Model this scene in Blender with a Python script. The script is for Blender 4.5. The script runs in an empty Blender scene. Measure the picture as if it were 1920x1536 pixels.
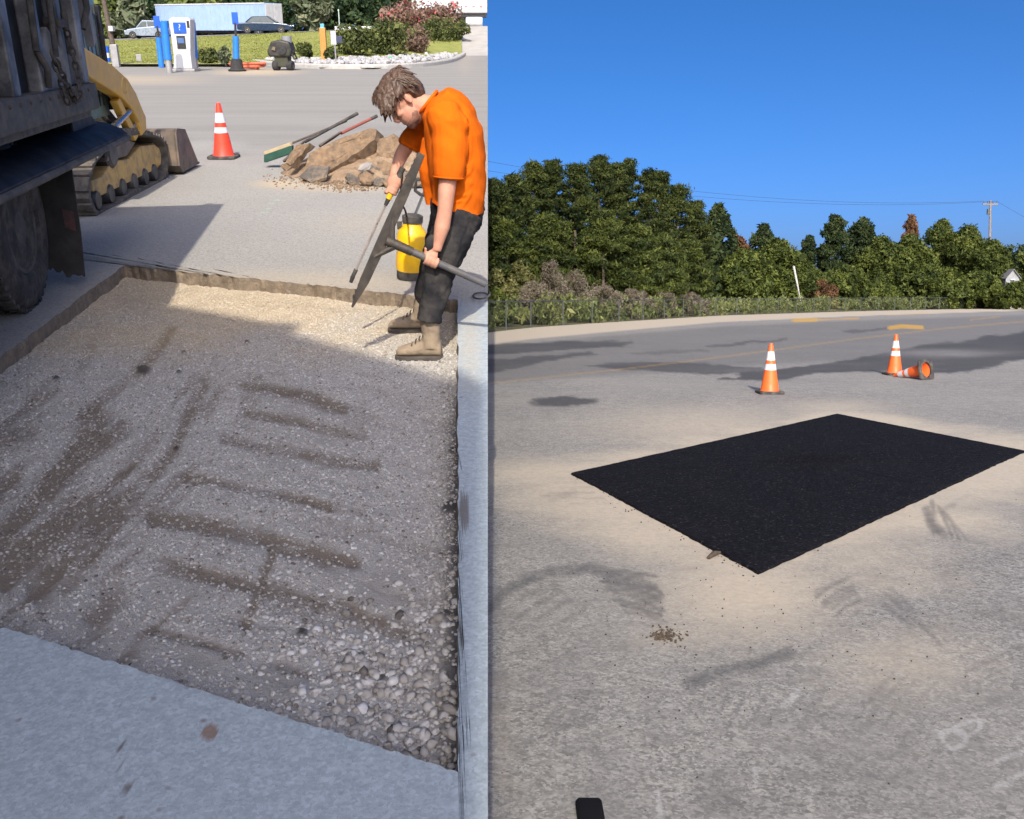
import bpy, math, random
import numpy as np
from mathutils import Vector, Matrix

# ------------------------------------------------------------------ camera, sky, sun, exposure
sc = bpy.context.scene
COL = sc.collection
FPX, CX, CY = 1800.0, 960.0, 768.0          # focal length / centre in photograph pixels
HR = 1.45                                   # eye height above the level lot
HL = 1.60                                   # eye height above the sloping lot
PR = math.atan((CY - 558) / FPX)            # camera pitch against the level lot
PL = math.atan((CY - 60) / FPX)             # camera pitch against the sloping lot
TILT = PL - PR                              # slope of the hillside lot (about 15 degrees)

cam_d = bpy.data.cameras.new('camera')
cam_d.sensor_width = 36.0
cam_d.lens = 36.0 * FPX / 1920.0
cam_d.clip_start = 0.05
cam_d.clip_end = 9000.0
cam = bpy.data.objects.new('camera', cam_d)
COL.objects.link(cam)
cam.location = (0, 0, HR)
cam.rotation_euler = (math.pi / 2 - PR, 0, 0)
sc.camera = cam

def ray(px, py, P):
    f = np.array([0, math.cos(P), -math.sin(P)])
    u = np.array([0, math.sin(P), math.cos(P)])
    return f * FPX + np.array([1.0, 0, 0]) * (px - CX) - u * (py - CY)

SUN_DIR = ray(955, 1560, PR)
SUN_DIR = SUN_DIR / np.linalg.norm(SUN_DIR)  # the way the light travels
SUN_EL = math.asin(-SUN_DIR[2])
SUN_AZ = math.atan2(-SUN_DIR[0], -SUN_DIR[1])

world = bpy.data.worlds.new('World')
sc.world = world
world.use_nodes = True
wn = world.node_tree
wn.nodes.clear()
w_out = wn.nodes.new('ShaderNodeOutputWorld')
w_bg = wn.nodes.new('ShaderNodeBackground')
w_sky = wn.nodes.new('ShaderNodeTexSky')
w_sky.sky_type = 'NISHITA'
w_sky.sun_disc = False
w_sky.sun_elevation = SUN_EL
w_sky.sun_rotation = SUN_AZ
w_sky.altitude = 1400.0
w_sky.air_density = 0.35
w_sky.dust_density = 10.0
w_sky.ozone_density = 3.0
w_bg.inputs['Strength'].default_value = 0.148
w_hs = wn.nodes.new('ShaderNodeHueSaturation')
w_hs.inputs['Saturation'].default_value = 1.32
wn.links.new(w_sky.outputs[0], w_hs.inputs['Color'])
wn.links.new(w_hs.outputs[0], w_bg.inputs['Color'])
wn.links.new(w_bg.outputs[0], w_out.inputs['Surface'])

sun_d = bpy.data.lights.new('sun', 'SUN')
sun_d.energy = 2.7
sun_d.angle = math.radians(0.53)
sun_d.color = (1.0, 0.91, 0.78)
sun = bpy.data.objects.new('sun', sun_d)
COL.objects.link(sun)
sun.rotation_euler = Vector(SUN_DIR).to_track_quat('-Z', 'Y').to_euler()
sun.location = (-5, -20, 30)

sc.view_settings.view_transform = 'Standard'
sc.view_settings.look = 'None'
sc.view_settings.gamma = 1.0
sc.view_settings.exposure = 0.88
sc.view_settings.use_curve_mapping = False
sc.render.resolution_x = 1024
sc.render.resolution_y = 819
sc.cycles.max_bounces = 6
sc.cycles.use_denoising = True
# ------------------------------------------------------------------ measuring helpers
MR = Matrix.Identity(4)
ML = Matrix.Translation((0, 0, HR)) @ Matrix.Rotation(TILT, 4, 'X') @ Matrix.Translation((0, 0, -HL))
A = np.array

def LG(px, py, z=0.0):
    d = ray(px, py, PL); return A([0, 0, HL]) + (z - HL) / d[2] * d
def LY(px, py, y):
    d = ray(px, py, PL); return A([0, 0, HL]) + y / d[1] * d
def RG(px, py, z=0.0):
    d = ray(px, py, PR); return A([0, 0, HR]) + (z - HR) / d[2] * d
def RY(px, py, y):
    d = ray(px, py, PR); return A([0, 0, HR]) + y / d[1] * d
def mpp(p, P, H):                            # metres per photograph pixel at a point
    f = A([0, math.cos(P), -math.sin(P)]); return float((A(p) - A([0, 0, H])) @ f) / FPX
def seam_x(y, z=0.0):                        # right hand border of the hillside lot
    f = y * math.cos(PL) + (HL - z) * math.sin(PL)
    return (914.6 - CX) / FPX * f

def nrm(v):
    v = A(v, float); return v / (np.linalg.norm(v) + 1e-12)
def frame(axis):
    z = nrm(axis); t = A([0, 0, 1.0]) if abs(z[2]) < 0.9 else A([1.0, 0, 0])
    x = nrm(np.cross(t, z)); return x, np.cross(z, x), z

class MB:
    """collects shapes; becomes one mesh"""
    def __init__(s): s.v = []; s.f = []
    def add(s, v, f):
        o = len(s.v); s.v += [tuple(map(float, p)) for p in v]; s.f += [tuple(i + o for i in q) for q in f]; return s
    def box(s, c, d, ax=None):
        x, y, z = ax if ax is not None else (A([1, 0, 0]), A([0, 1, 0]), A([0, 0, 1]))
        c = A(c, float); v = []
        for k in (-.5, .5):
            for j in (-.5, .5):
                for i in (-.5, .5): v.append(c + x * d[0] * i + y * d[1] * j + z * d[2] * k)
        return s.add(v, [(0, 2, 3, 1), (4, 5, 7, 6), (0, 1, 5, 4), (2, 6, 7, 3), (0, 4, 6, 2), (1, 3, 7, 5)])
    def beam(s, p0, p1, w, h, up=(0, 0, 1)):
        p0, p1 = A(p0, float), A(p1, float); y = nrm(p1 - p0); x = nrm(np.cross(y, up)); z = np.cross(x, y)
        return s.box((p0 + p1) / 2, (w, np.linalg.norm(p1 - p0), h), (x, y, z))
    def tube(s, pts, r, n=10, cap=True, el=None):
        pts = [A(p, float) for p in pts]; m = len(pts)
        if not hasattr(r, '__len__'): r = [r] * m
        v = []; px = None
        for i, p in enumerate(pts):
            t = nrm(pts[min(i + 1, m - 1)] - pts[max(i - 1, 0)])
            if px is None: px, py, _ = frame(t)
            px = nrm(px - t * (px @ t)); py = np.cross(t, px)
            for k in range(n):
                a = 2 * math.pi * k / n; rr = r[i]
                rx, ry = (rr, rr) if not hasattr(rr, '__len__') else rr
                v.append(p + px * rx * math.cos(a) + py * ry * math.sin(a))
        f = [(i * n + k, i * n + (k + 1) % n, (i + 1) * n + (k + 1) % n, (i + 1) * n + k) for i in range(m - 1) for k in range(n)]
        if cap: f += [tuple(range(n))[::-1], tuple((m - 1) * n + k for k in range(n))]
        return s.add(v, f)
    def cyl(s, p0, p1, r0, r1=None, n=14): return s.tube([p0, p1], [r0, r0 if r1 is None else r1], n)
    def loft(s, rings, cap=True, closed=True):
        n = len(rings[0]); v = [p for r in rings for p in r]; m = len(rings); f = []
        for i in range(m - 1):
            for k in range(n if closed else n - 1):
                f.append((i * n + k, i * n + (k + 1) % n, (i + 1) * n + (k + 1) % n, (i + 1) * n + k))
        if cap: f += [tuple(range(n))[::-1], tuple((m - 1) * n + k for k in range(n))]
        return s.add(v, f)
    def lathe(s, prof, c, axis=(0, 0, 1), n=24):
        x, y, z = frame(axis); c = A(c, float)
        rings = [[c + z * h + (x * math.cos(2 * math.pi * k / n) + y * math.sin(2 * math.pi * k / n)) * r for k in range(n)] for r, h in prof]
        return s.loft(rings, cap=True)
    def prism(s, poly, vec):
        poly = [A(p, float) for p in poly]; n = len(poly); vec = A(vec, float)
        v = poly + [p + vec for p in poly]
        f = [tuple(range(n))[::-1], tuple(range(n, 2 * n))] + [(i, (i + 1) % n, n + (i + 1) % n, n + i) for i in range(n)]
        return s.add(v, f)
    def ell(s, c, r, ax=None, nu=14, nv=9):
        x, y, z = ax if ax is not None else (A([1., 0, 0]), A([0, 1., 0]), A([0, 0, 1.])); c = A(c, float)
        v = [c - z * r[2]]
        for j in range(1, nv):
            t = -math.pi / 2 + math.pi * j / nv
            for i in range(nu):
                a = 2 * math.pi * i / nu
                v.append(c + x * r[0] * math.cos(t) * math.cos(a) + y * r[1] * math.cos(t) * math.sin(a) + z * r[2] * math.sin(t))
        v.append(c + z * r[2]); f = []
        for i in range(nu): f.append((0, 1 + (i + 1) % nu, 1 + i))
        for j in range(nv - 2):
            for i in range(nu): f.append((1 + j * nu + i, 1 + j * nu + (i + 1) % nu, 1 + (j + 1) * nu + (i + 1) % nu, 1 + (j + 1) * nu + i))
        L = len(v) - 1; o = 1 + (nv - 2) * nu
        for i in range(nu): f.append((o + i, o + (i + 1) % nu, L))
        return s.add(v, f)
    def mesh(s, name, base=(0, 0, 0), smooth=False):
        b = A(base, float); me = bpy.data.meshes.new(name)
        me.from_pydata([(p[0] - b[0], p[1] - b[1], p[2] - b[2]) for p in s.v], [], s.f)
        me.update()
        import bmesh
        bm = bmesh.new(); bm.from_mesh(me); bmesh.ops.recalc_face_normals(bm, faces=bm.faces); bm.to_mesh(me); bm.free()
        if smooth:
            me.shade_smooth()
            try: me.set_sharp_from_angle(angle=math.radians(42))
            except Exception: pass
        return me

def link(name, me, mat, parent=None, M=None, bevel=0):
    o = bpy.data.objects.new(name, me); COL.objects.link(o)
    if mat is not None and me is not None and len(me.materials) == 0: me.materials.append(mat)
    if parent is not None: o.parent = parent
    elif M is not None: o.matrix_world = M
    if bevel:
        m = o.modifiers.new('bevel', 'BEVEL'); m.width = bevel; m.segments = 2; m.limit_method = 'ANGLE'; m.angle_limit = math.radians(50)
    return o
def tago(o, label=None, cat=None, group=None, kind=None):
    if label: o['label'] = label
    if cat: o['category'] = cat
    if group: o['group'] = group
    if kind: o['kind'] = kind
    return o
class Thing:
    def __init__(s, name, label, cat, base, site, group=None):
        s.base = A(base, float); s.M = site
        s.o = bpy.data.objects.new(name, None); COL.objects.link(s.o)
        s.o.empty_display_size = 0.1
        s.o.matrix_world = site @ Matrix.Translation(Vector(s.base))
        tago(s.o, label, cat, group)
    def part(s, name, mb, mat, parent=None, smooth=False, bevel=0, label=None):
        me = mb if isinstance(mb, bpy.types.Mesh) else mb.mesh(name, s.base, smooth)
        o = link(name, me, mat, parent or s.o, bevel=bevel)
        if label: o['label'] = label
        return o
def single(name, mb, mat, site, base, label=None, cat=None, group=None, kind=None, smooth=False, bevel=0):
    me = mb if isinstance(mb, bpy.types.Mesh) else mb.mesh(name, base, smooth)
    return tago(link(name, me, mat, None, site @ Matrix.Translation(Vector(A(base, float))), bevel), label, cat, group, kind)
def copy_tree(o, parent=None, M=None):
    c = o.copy(); COL.objects.link(c)
    if parent is not None: c.parent = parent
    else: c.matrix_world = M
    for ch in o.children: copy_tree(ch, c)
    return c

def raw_mesh(name, V, faces_n, F, attrs=None, smooth=False):
    """V (n,3), F (m,k) index array with k corners each -> mesh, quickly"""
    me = bpy.data.meshes.new(name); V = np.asarray(V, np.float32); F = np.asarray(F, np.int32); m, k = F.shape
    me.vertices.add(len(V)); me.vertices.foreach_set('co', V.ravel())
    me.loops.add(m * k); me.loops.foreach_set('vertex_index', F.ravel())
    me.polygons.add(m); me.polygons.foreach_set('loop_start', np.arange(0, m * k, k, dtype=np.int32))
    try: me.polygons.foreach_set('loop_total', np.full(m, k, np.int32))
    except Exception: pass
    me.update(calc_edges=True)
    for nme, a in (attrs or {}).items():
        at = me.attributes.new(nme, 'FLOAT', 'POINT'); at.data.foreach_set('value', np.asarray(a, np.float32).ravel())
    if smooth: me.shade_smooth()
    me.validate()
    return me

# ------------------------------------------------------------------ material helpers
class NT:
    def __init__(s, name):
        s.m = bpy.data.materials.new(name); s.m.use_nodes = True; s.t = s.m.node_tree; s.n = s.t.nodes
        s.b = s.n['Principled BSDF']; s.tc = s.n.new('ShaderNodeTexCoord')
        s.co = s.tc.outputs['Object']
    def new(s, t): return s.n.new('ShaderNode' + t)
    def set(s, inp, v):
        if hasattr(v, 'is_linked') or hasattr(v, 'links'): s.t.links.new(v, inp)
        else: inp.default_value = v
    def noise(s, scale, detail=4, rough=0.55, co=None, dist=0.0, stretch=None):
        n = s.new('TexNoise'); n.inputs['Scale'].default_value = scale; n.inputs['Detail'].default_value = detail
        n.inputs['Roughness'].default_value = rough; n.inputs['Distortion'].default_value = dist
        c = co or s.co
        if stretch:
            mp = s.new('Mapping'); s.t.links.new(c, mp.inputs[0]); mp.inputs['Scale'].default_value = stretch; c = mp.outputs[0]
        s.t.links.new(c, n.inputs['Vector']); return n.outputs['Fac']
    def vor(s, scale, feat='F1', out='Distance'):
        n = s.new('TexVoronoi'); n.inputs['Scale'].default_value = scale; n.feature = feat
        s.t.links.new(s.co, n.inputs['Vector']); return n.outputs[out]
    def ramp(s, fac, stops, interp='LINEAR'):
        r = s.new('ValToRGB'); s.t.links.new(fac, r.inputs[0]); e = r.color_ramp.elements; r.color_ramp.interpolation = interp
        while len(e) < len(stops): e.new(0.5)
        for x, (p, c) in zip(e, stops):
            x.position = p; x.color = (c, c, c, 1) if not hasattr(c, '__len__') else (*c, 1)
        return r.outputs[0]
    def mix(s, fac, a, b, mode='MIX'):
        m = s.new('Mix'); m.data_type = 'RGBA'; m.blend_type = mode
        s.set(m.inputs[0], fac)
        for i, v in ((6, a), (7, b)):
            s.set(m.inputs[i], (*v, 1) if isinstance(v, tuple) and len(v) == 3 else v)
        return m.outputs[2]
    def math(s, op, a, b=0.0, clamp=False):
        m = s.new('Math'); m.operation = op; m.use_clamp = clamp; s.set(m.inputs[0], a); s.set(m.inputs[1], b); return m.outputs[0]
    def attr(s, name):
        a = s.new('Attribute'); a.attribute_name = name; return a.outputs['Fac']
    def bump(s, h, strength=0.3, dist=0.01):
        b = s.new('Bump'); b.inputs['Strength'].default_value = strength; b.inputs['Distance'].default_value = dist
        s.t.links.new(h, b.inputs['Height']); s.t.links.new(b.outputs[0], s.b.inputs['Normal'])
    def out(s, col=None, rough=0.6, metal=0.0, spec=None):
        if col is not None: s.set(s.b.inputs['Base Color'], (*col, 1) if isinstance(col, tuple) and len(col) == 3 else col)
        s.set(s.b.inputs['Roughness'], rough); s.set(s.b.inputs['Metallic'], metal)
        if spec is not None: s.b.inputs['Specular IOR Level'].default_value = spec
        return s.m
MATS = {}
def pm(name, c1, c2=None, scale=6.0, rough=0.6, metal=0.0, bump=0.0, bscale=40.0, lo=0.35, hi=0.65, bdist=0.005, spec=None, dirt=None, dscale=3.0, damt=0.5):
    """two-tone procedural material with optional dirt and fine relief"""
    if name in MATS: return MATS[name]
    t = NT(name); c2 = c2 or tuple(x * 0.82 for x in c1)
    col = t.mix(t.ramp(t.noise(scale, 5, 0.6), [(lo, 0.0), (hi, 1.0)]), c1, c2)
    if dirt: col = t.mix(t.math('MULTIPLY', t.ramp(t.noise(dscale, 7, 0.68), [(0.45, 0.0), (0.65, 1.0)]), damt), col, dirt)
    rr = t.ramp(t.noise(scale * 2.3, 3), [(0.3, max(0.02, rough - 0.08)), (0.7, min(1, rough + 0.08))])
    if bump: t.bump(t.noise(bscale, 5, 0.6), bump, bdist)
    MATS[name] = t.out(col, rr, metal, spec); return MATS[name]

def vnoise(x, y, seed=0):                    # smooth value noise on arrays
    def h(i, j):
        n = np.sin(i * 127.1 + j * 311.7 + seed * 74.7) * 43758.5453; return n - np.floor(n)
    i, j = np.floor(x), np.floor(y); a, b = x - i, y - j; a = a * a * (3 - 2 * a); b = b * b * (3 - 2 * b)
    return (h(i, j) * (1 - a) + h(i + 1, j) * a) * (1 - b) + (h(i, j + 1) * (1 - a) + h(i + 1, j + 1) * a) * b
def fbm(x, y, seed=0, o=4):
    t = 0; s = 0; w = 1.0
    for k in range(o): t = t + w * vnoise(x * 2 ** k, y * 2 ** k, seed + k * 13); s += w; w *= .5
    return t / s
def sstep(a, b, x):
    t = np.clip((x - a) / (b - a), 0, 1); return t * t * (3 - 2 * t)
def seg_dist(X, Y, pts):
    d = np.full(X.shape, 1e9)
    for (x0, y0), (x1, y1) in zip(pts[:-1], pts[1:]):
        dx, dy = x1 - x0, y1 - y0; t = np.clip(((X - x0) * dx + (Y - y0) * dy) / (dx * dx + dy * dy + 1e-9), 0, 1)
        d = np.minimum(d, np.hypot(X - x0 - t * dx, Y - y0 - t * dy))
    return d
# ------------------------------------------------------------------ the level lot and road (right)
def asphalt_right():
    t = NT('weathered_asphalt')
    fine = t.noise(420, 3, 0.7); mid = t.noise(38, 5, 0.65); big = t.noise(1.1, 5, 0.6); patchy = t.noise(0.35, 4, 0.55)
    ag = t.new('TexVoronoi'); ag.inputs['Scale'].default_value = 120; t.t.links.new(t.co, ag.inputs['Vector'])
    agv = t.n.new('ShaderNodeSeparateColor'); t.t.links.new(ag.outputs['Color'], agv.inputs[0])
    speck = t.ramp(agv.outputs[0], [(0.0, (0.05, 0.05, 0.05)), (0.3, (0.19, 0.187, 0.178)), (0.7, (0.30, 0.293, 0.275)), (1.0, (0.54, 0.525, 0.49))])
    soft = t.ramp(mid, [(0.3, (0.19, 0.187, 0.178)), (0.7, (0.36, 0.35, 0.327))])
    col = t.mix(0.28, speck, soft)
    ag2 = t.new('TexVoronoi'); ag2.inputs['Scale'].default_value = 62; t.t.links.new(t.co, ag2.inputs['Vector'])
    a2 = t.n.new('ShaderNodeSeparateColor'); t.t.links.new(ag2.outputs['Color'], a2.inputs[0])
    col = t.mix(t.ramp(a2.outputs[0], [(0.72, 0.0), (0.9, 0.6)]), col, (0.50, 0.485, 0.45))
    col = t.mix(t.ramp(a2.outputs[1], [(0.78, 0.0), (0.92, 0.65)]), col, (0.06, 0.06, 0.06))
    m1 = t.noise(5.5, 6, 0.7); m2 = t.noise(17, 5, 0.7)
    col = t.mix(t.ramp(m1, [(0.38, 0.55), (0.52, 0.0)]), col, (0.125, 0.124, 0.122))
    col = t.mix(t.ramp(m2, [(0.52, 0.0), (0.68, 0.6)]), col, (0.37, 0.355, 0.325))
    col = t.mix(t.ramp(big, [(0.35, 0.0), (0.7, 0.45)]), col, (0.17, 0.168, 0.165))
    col = t.mix(t.ramp(patchy, [(0.4, 0.1), (0.7, 0.5)]), col, (0.33, 0.315, 0.28))
    br = t.noise(9, 6, 0.7); fs = t.noise(70, 4, 0.7)
    def broken(a, k=0.9, lo=0.35, hi=0.75):
        v = t.math('ADD', t.attr(a), t.math('MULTIPLY', t.math('SUBTRACT', br, 0.5), k))
        v = t.math('ADD', v, t.math('MULTIPLY', t.math('SUBTRACT', fs, 0.5), 0.7))
        return t.ramp(v, [(lo, 0.0), (hi, 1.0)])
    col = t.mix(t.math('MULTIPLY', broken('road', 0.3), 0.55), col, (0.115, 0.116, 0.12))
    col = t.mix(t.math('MULTIPLY', broken('dark', 0.5, 0.05, 0.95), 0.9), col, (0.055, 0.056, 0.06))
    sand = t.ramp(t.noise(25, 5, 0.65), [(0.3, (0.46, 0.395, 0.30)), (0.7, (0.56, 0.495, 0.395))])
    col = t.mix(t.math('MULTIPLY', broken('sand', 0.8, 0.1, 0.95), 0.92), col, sand)
    col = t.mix(t.math('MULTIPLY', broken('scuff', 1.0, 0.12, 0.95), 0.74), col, (0.085, 0.085, 0.088))
    col = t.mix(t.math('MULTIPLY', broken('yellow', 0.9, 0.3, 0.9), 0.8), col, (0.55, 0.33, 0.06))
    col = t.mix(t.math('MULTIPLY', broken('chalk', 1.6, 0.5, 1.8), 0.34), col, (0.62, 0.61, 0.60))
    # loose dark crumbs and pale grit
    cr = t.new('TexVoronoi'); cr.inputs['Scale'].default_value = 34; t.t.links.new(t.co, cr.inputs['Vector'])
    cs = t.n.new('ShaderNodeSeparateColor'); t.t.links.new(cr.outputs['Color'], cs.inputs[0])
    crumb = t.math('MULTIPLY', t.ramp(cr.outputs['Distance'], [(0.10, 1.0), (0.17, 0.0)]), t.ramp(cs.outputs[0], [(0.90, 0.0), (0.93, 1.0)]))
    col = t.mix(t.math('MULTIPLY', crumb, 0.8), col, (0.05, 0.047, 0.045))
    h = t.math('ADD', t.math('MULTIPLY', agv.outputs[1], 0.6), fine)
    t.bump(h, 0.55, 0.004)
    return t.out(col, 0.9, 0.0, 0.25)
M_ASPH = asphalt_right()

def right_ground():
    us = np.unique(np.concatenate([np.array([-60000, -20000, -8000, -4000, -1500, -300, 300, 700]), np.arange(860, 1960, 5.0), np.array([2000, 2100, 2300, 2700, 3500, 6000, 12000, 30000, 60000])]))
    vs = np.unique(np.concatenate([np.array([558.6, 560, 562, 565, 568]), np.arange(570, 760, 2.2), np.arange(760, 1560, 5.0), np.array([1600, 1700, 1900, 2200, 2700, 3500, 5000, 8000])]))
    U, V = np.meshgrid(us, vs)
    f = np.array([0, math.cos(PR), -math.sin(PR)]); up = np.array([0, math.sin(PR), math.cos(PR)])
    D = f[None, None] * FPX + np.stack([U - CX, 0 * U, 0 * U], -1) - up[None, None] * (V - CY)[..., None]
    T = -HR / D[..., 2]; P = D * T[..., None]; P[..., 2] = 0.0
    X, Y = P[..., 0], P[..., 1]
    # dusty sand swept round the new patch
    quad = [(1072, 890), (1570, 778), (1925, 848), (1422, 1077), (1072, 890)]
    d = seg_dist(X, Y, [tuple(RG(*q)[:2]) for q in quad])
    n = fbm(X * 1.3, Y * 1.3, 3)
    sand = sstep(1.05, 0.0, d + (n - .5) * 1.2) * 0.9
    near = np.exp(-(((U - 1400) / 190) ** 2 + ((V - 1110) / 95) ** 2)); sand = np.maximum(sand, near * 1.0)
    for cx, cy, sx, sy, w in ((1030, 885, 130, 30, .85), (1330, 800, 240, 42, .7), (1700, 960, 210, 60, .7), (1600, 1040, 200, 70, .6), (1690, 1240, 190, 80, .5), (1560, 765, 120, 18, .6), (1840, 900, 90, 40, .5), (1180, 960, 120, 60, .5), (1290, 1190, 130, 40, .45), (930, 1400, 40, 160, .3)):
        sand = np.maximum(sand, w * np.exp(-(((U - cx) / sx) ** 2 + ((V - cy) / sy) ** 2)))
    # sandy shoulder below the fence
    base = np.interp(U, [800, 915, 1000, 1120, 1350, 1600, 1920, 2400], [640, 622, 614, 606, 592, 584, 577, 570])
    wid = np.interp(U, [800, 915, 1350, 1920], [24, 22, 11, 5])
    sand = np.maximum(sand, sstep(1.25, 0.8, np.abs(V - (base + wid * .45)) / (wid * .62)) * 1.1)
    sand = np.where(V < base - 3, 1.0, sand)
    road = sstep(0, 14, V - (base + wid)) * sstep(0, 26, np.interp(U, [915, 1200, 1440, 1700, 1920], [735, 716, 700, 690, 672]) - V) * .8
    dark = np.zeros_like(U)
    wu = U + (fbm(U / 26, V / 7, 5, 4) - .5) * 46; wv = V + (fbm(U / 30, V / 6, 25, 4) - .5) * 9
    def poly(pts, s=1.0, soft=2.2):
        ins = np.zeros(U.shape, bool); q = pts + pts[:1]
        for (x0, y0), (x1, y1) in zip(q[:-1], q[1:]):
            c = ((y0 > wv) != (y1 > wv)) & (wu < (x1 - x0) * (wv - y0) / (y1 - y0 + 1e-9) + x0); ins ^= c
        d_ = seg_dist(wu, wv * 2.0, [(a_, b_ * 2.0) for a_, b_ in q]); sd = np.where(ins, -d_, d_)
        dark[:] = np.maximum(dark, s * sstep(soft * 2, -soft * 2, sd) * (.78 + .3 * fbm(U / 70, V / 4, 15)))
    poly([(880, 646), (1060, 641), (1186, 640), (1180, 650), (1050, 657), (960, 664), (880, 667)], .9); poly([(880, 676), (1000, 668), (1100, 660), (1110, 666), (1010, 680), (960, 694), (880, 700)], .85)
    poly([(1080, 686), (1180, 678), (1300, 680), (1430, 690), (1440, 698), (1330, 702), (1180, 694)], .85)
    poly([(1352, 714), (1392, 697), (1470, 691), (1560, 680), (1640, 664), (1740, 646), (1940, 620), (1940, 668), (1850, 690), (1780, 700), (1690, 698), (1600, 696), (1500, 704), (1470, 714)], 1.0)
    poly([(1325, 648), (1400, 641), (1478, 635), (1480, 639), (1400, 647), (1330, 652)], .7, 1.2); poly([(1575, 622), (1690, 611), (1695, 616), (1600, 626)], .7, 1.2); poly([(1180, 660), (1330, 655), (1330, 661), (1190, 667)], .45, 2)
    dark = np.maximum(dark, sstep(1.25, .7, np.hypot((U - 1058) / 60, (V - 753) / 9) + (fbm(U / 16, V / 6, 9) - .5) * .8))
    light = np.exp(-(((U - 1760) / 95) ** 2 + ((V - 662) / 7) ** 2)) + np.exp(-(((U - 1690) / 80) ** 2 + ((V - 641) / 4) ** 2))
    dark = dark * (1 - np.clip(light * 1.1, 0, 1))
    yel = np.zeros_like(U)
    for pts, w, s in (([(900, 720), (1010, 709), (1150, 694), (1280, 679), (1440, 658), (1600, 636), (1760, 617), (1930, 602)], 2.3, .45), ([(1488, 601), (1530, 600)], 3.2, 1.), ([(1530, 600), (1612, 597)], 1.6, .75), ([(1668, 615), (1690, 612), (1728, 614)], 3.6, 1.0), ([(1665, 591), (1740, 588)], 1.2, .6), ([(1820, 600), (1875, 594)], 1.4, .6)):
        yel = np.maximum(yel, s * sstep(w * 1.7, w * .6, seg_dist(U, V, pts)))
    sc_ = np.zeros_like(U)
    for pts, w, s in (([(915, 1140), (960, 1098), (1030, 1072), (1110, 1066), (1200, 1086)], 10, .8), ([(980, 1118), (1040, 1096)], 9, .5), ([(1130, 1075), (1225, 1102)], 9, .9), ([(1160, 1092), (1235, 1122)], 8, .9), ([(1180, 1112), (1240, 1142)], 6, .8), ([(1190, 1135), (1232, 1158)], 6, .6),
                      ([(1290, 1282), (1350, 1258), (1420, 1246), (1480, 1225)], 12, .8), ([(1738, 958), (1748, 985), (1770, 1003)], 9, .9), ([(1745, 965), (1790, 945)], 5, .5), ([(1530, 1110), (1585, 1085)], 5, .6), ([(1545, 1135), (1600, 1105)], 6, .6), ([(1660, 1135), (1710, 1175)], 7, .6), ([(1670, 1105), (1720, 1150)], 6, .5),
                      ([(1340, 1350), (1360, 1310)], 8, .45), ([(1440, 1360), (1470, 1320)], 8, .4), ([(1510, 1330), (1560, 1270)], 9, .4), ([(1030, 930), (1080, 925)], 6, .5), ([(1650, 1300), (1720, 1330)], 18, .3), ([(1690, 1400), (1740, 1340)], 14, .35), ([(1780, 1070), (1890, 1040)], 16, .3), ([(1000, 1230), (1150, 1210)], 34, .28), ([(960, 1310), (1100, 1290)], 36, .25), ([(1330, 1480), (1620, 1470)], 46, .33)):
        sc_ = np.maximum(sc_, s * sstep(w * 1.8, w * .3, seg_dist(U, V, pts)))
    sc_ *= .45 + .9 * fbm((U * .5 + V) / 7, (V * .3 - U) / 60, 21)
    rr = random.Random(17)
    def fan(a, b, da, db, n, w, s):
        global_ = None
        for k in range(n):
            p = (a[0] + da[0] * k + rr.uniform(-4, 4), a[1] + da[1] * k + rr.uniform(-2, 2)); q = (b[0] + db[0] * k + rr.uniform(-8, 8), b[1] + db[1] * k + rr.uniform(-3, 3)); m = ((p[0] + q[0]) / 2 + rr.uniform(-3, 3), (p[1] + q[1]) / 2 - 4)
            dd = seg_dist(U, V, [p, m, q]); sc_[:] = np.maximum(sc_, s * rr.uniform(.6, 1.1) * sstep(w * 1.7, w * .2, dd + (fbm(U / 8, V / 8, 60 + k) - .5) * w))
    fan((1110, 1068), (1225, 1082), (9, 11), (4, 12), 8, 3.6, .85); fan((1530, 1118), (1592, 1082), (14, 12), (8, 14), 5, 3.8, .7); fan((1655, 1108), (1702, 1150), (10, 10), (12, 12), 6, 4.2, .6)
    fan((1330, 1372), (1368, 1300), (34, -3), (34, 2), 8, 4.5, .5); fan((1600, 1350), (1668, 1262), (28, 4), (26, 8), 6, 5, .42); fan((930, 1128), (1010, 1076), (14, 20), (22, 16), 5, 5, .45); fan((1745, 940), (1752, 1000), (8, 6), (14, 4), 5, 4, .7)
    fan((985, 912), (1090, 905), (16, 9), (14, 10), 5, 3, .4); fan((1800, 1180), (1890, 1140), (4, 26), (6, 26), 7, 5, .35); fan((930, 1240), (1040, 1200), (10, 26), (14, 24), 7, 6, .35)
    ch = np.zeros_like(U)
    for pts, w in (([(1770, 1392), (1762, 1375), (1785, 1365), (1812, 1378), (1808, 1398), (1785, 1404), (1770, 1392)], 4), ([(1790, 1362), (1830, 1348), (1842, 1362), (1815, 1382)], 4), ([(1870, 1425), (1915, 1410)], 4), ([(1870, 1475), (1918, 1452)], 5), ([(1415, 1440), (1417, 1475)], 4), ([(1415, 1446), (1450, 1433)], 3), ([(1468, 1325), (1495, 1300)], 6), ([(1235, 1485), (1238, 1530)], 4)):
        ch = np.maximum(ch, sstep(w * 3.2, 0, seg_dist(U, V, pts) + (fbm(U / 9, V / 9, 51) - .5) * w * 2.5))
    H, W = U.shape; idx = np.arange(H * W).reshape(H, W)
    F = np.stack([idx[:-1, :-1], idx[1:, :-1], idx[1:, 1:], idx[:-1, 1:]], -1).reshape(-1, 4)
    P[..., 2] = np.where((Y < 60), (fbm(X * 1.7, Y * 1.7, 2) - .5) * 0.012, 0)
    me = raw_mesh('asphalt_lot', P.reshape(-1, 3), 4, F, dict(sand=sand, road=road, dark=dark, yellow=yel, scuff=sc_, chalk=ch), True)
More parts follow.
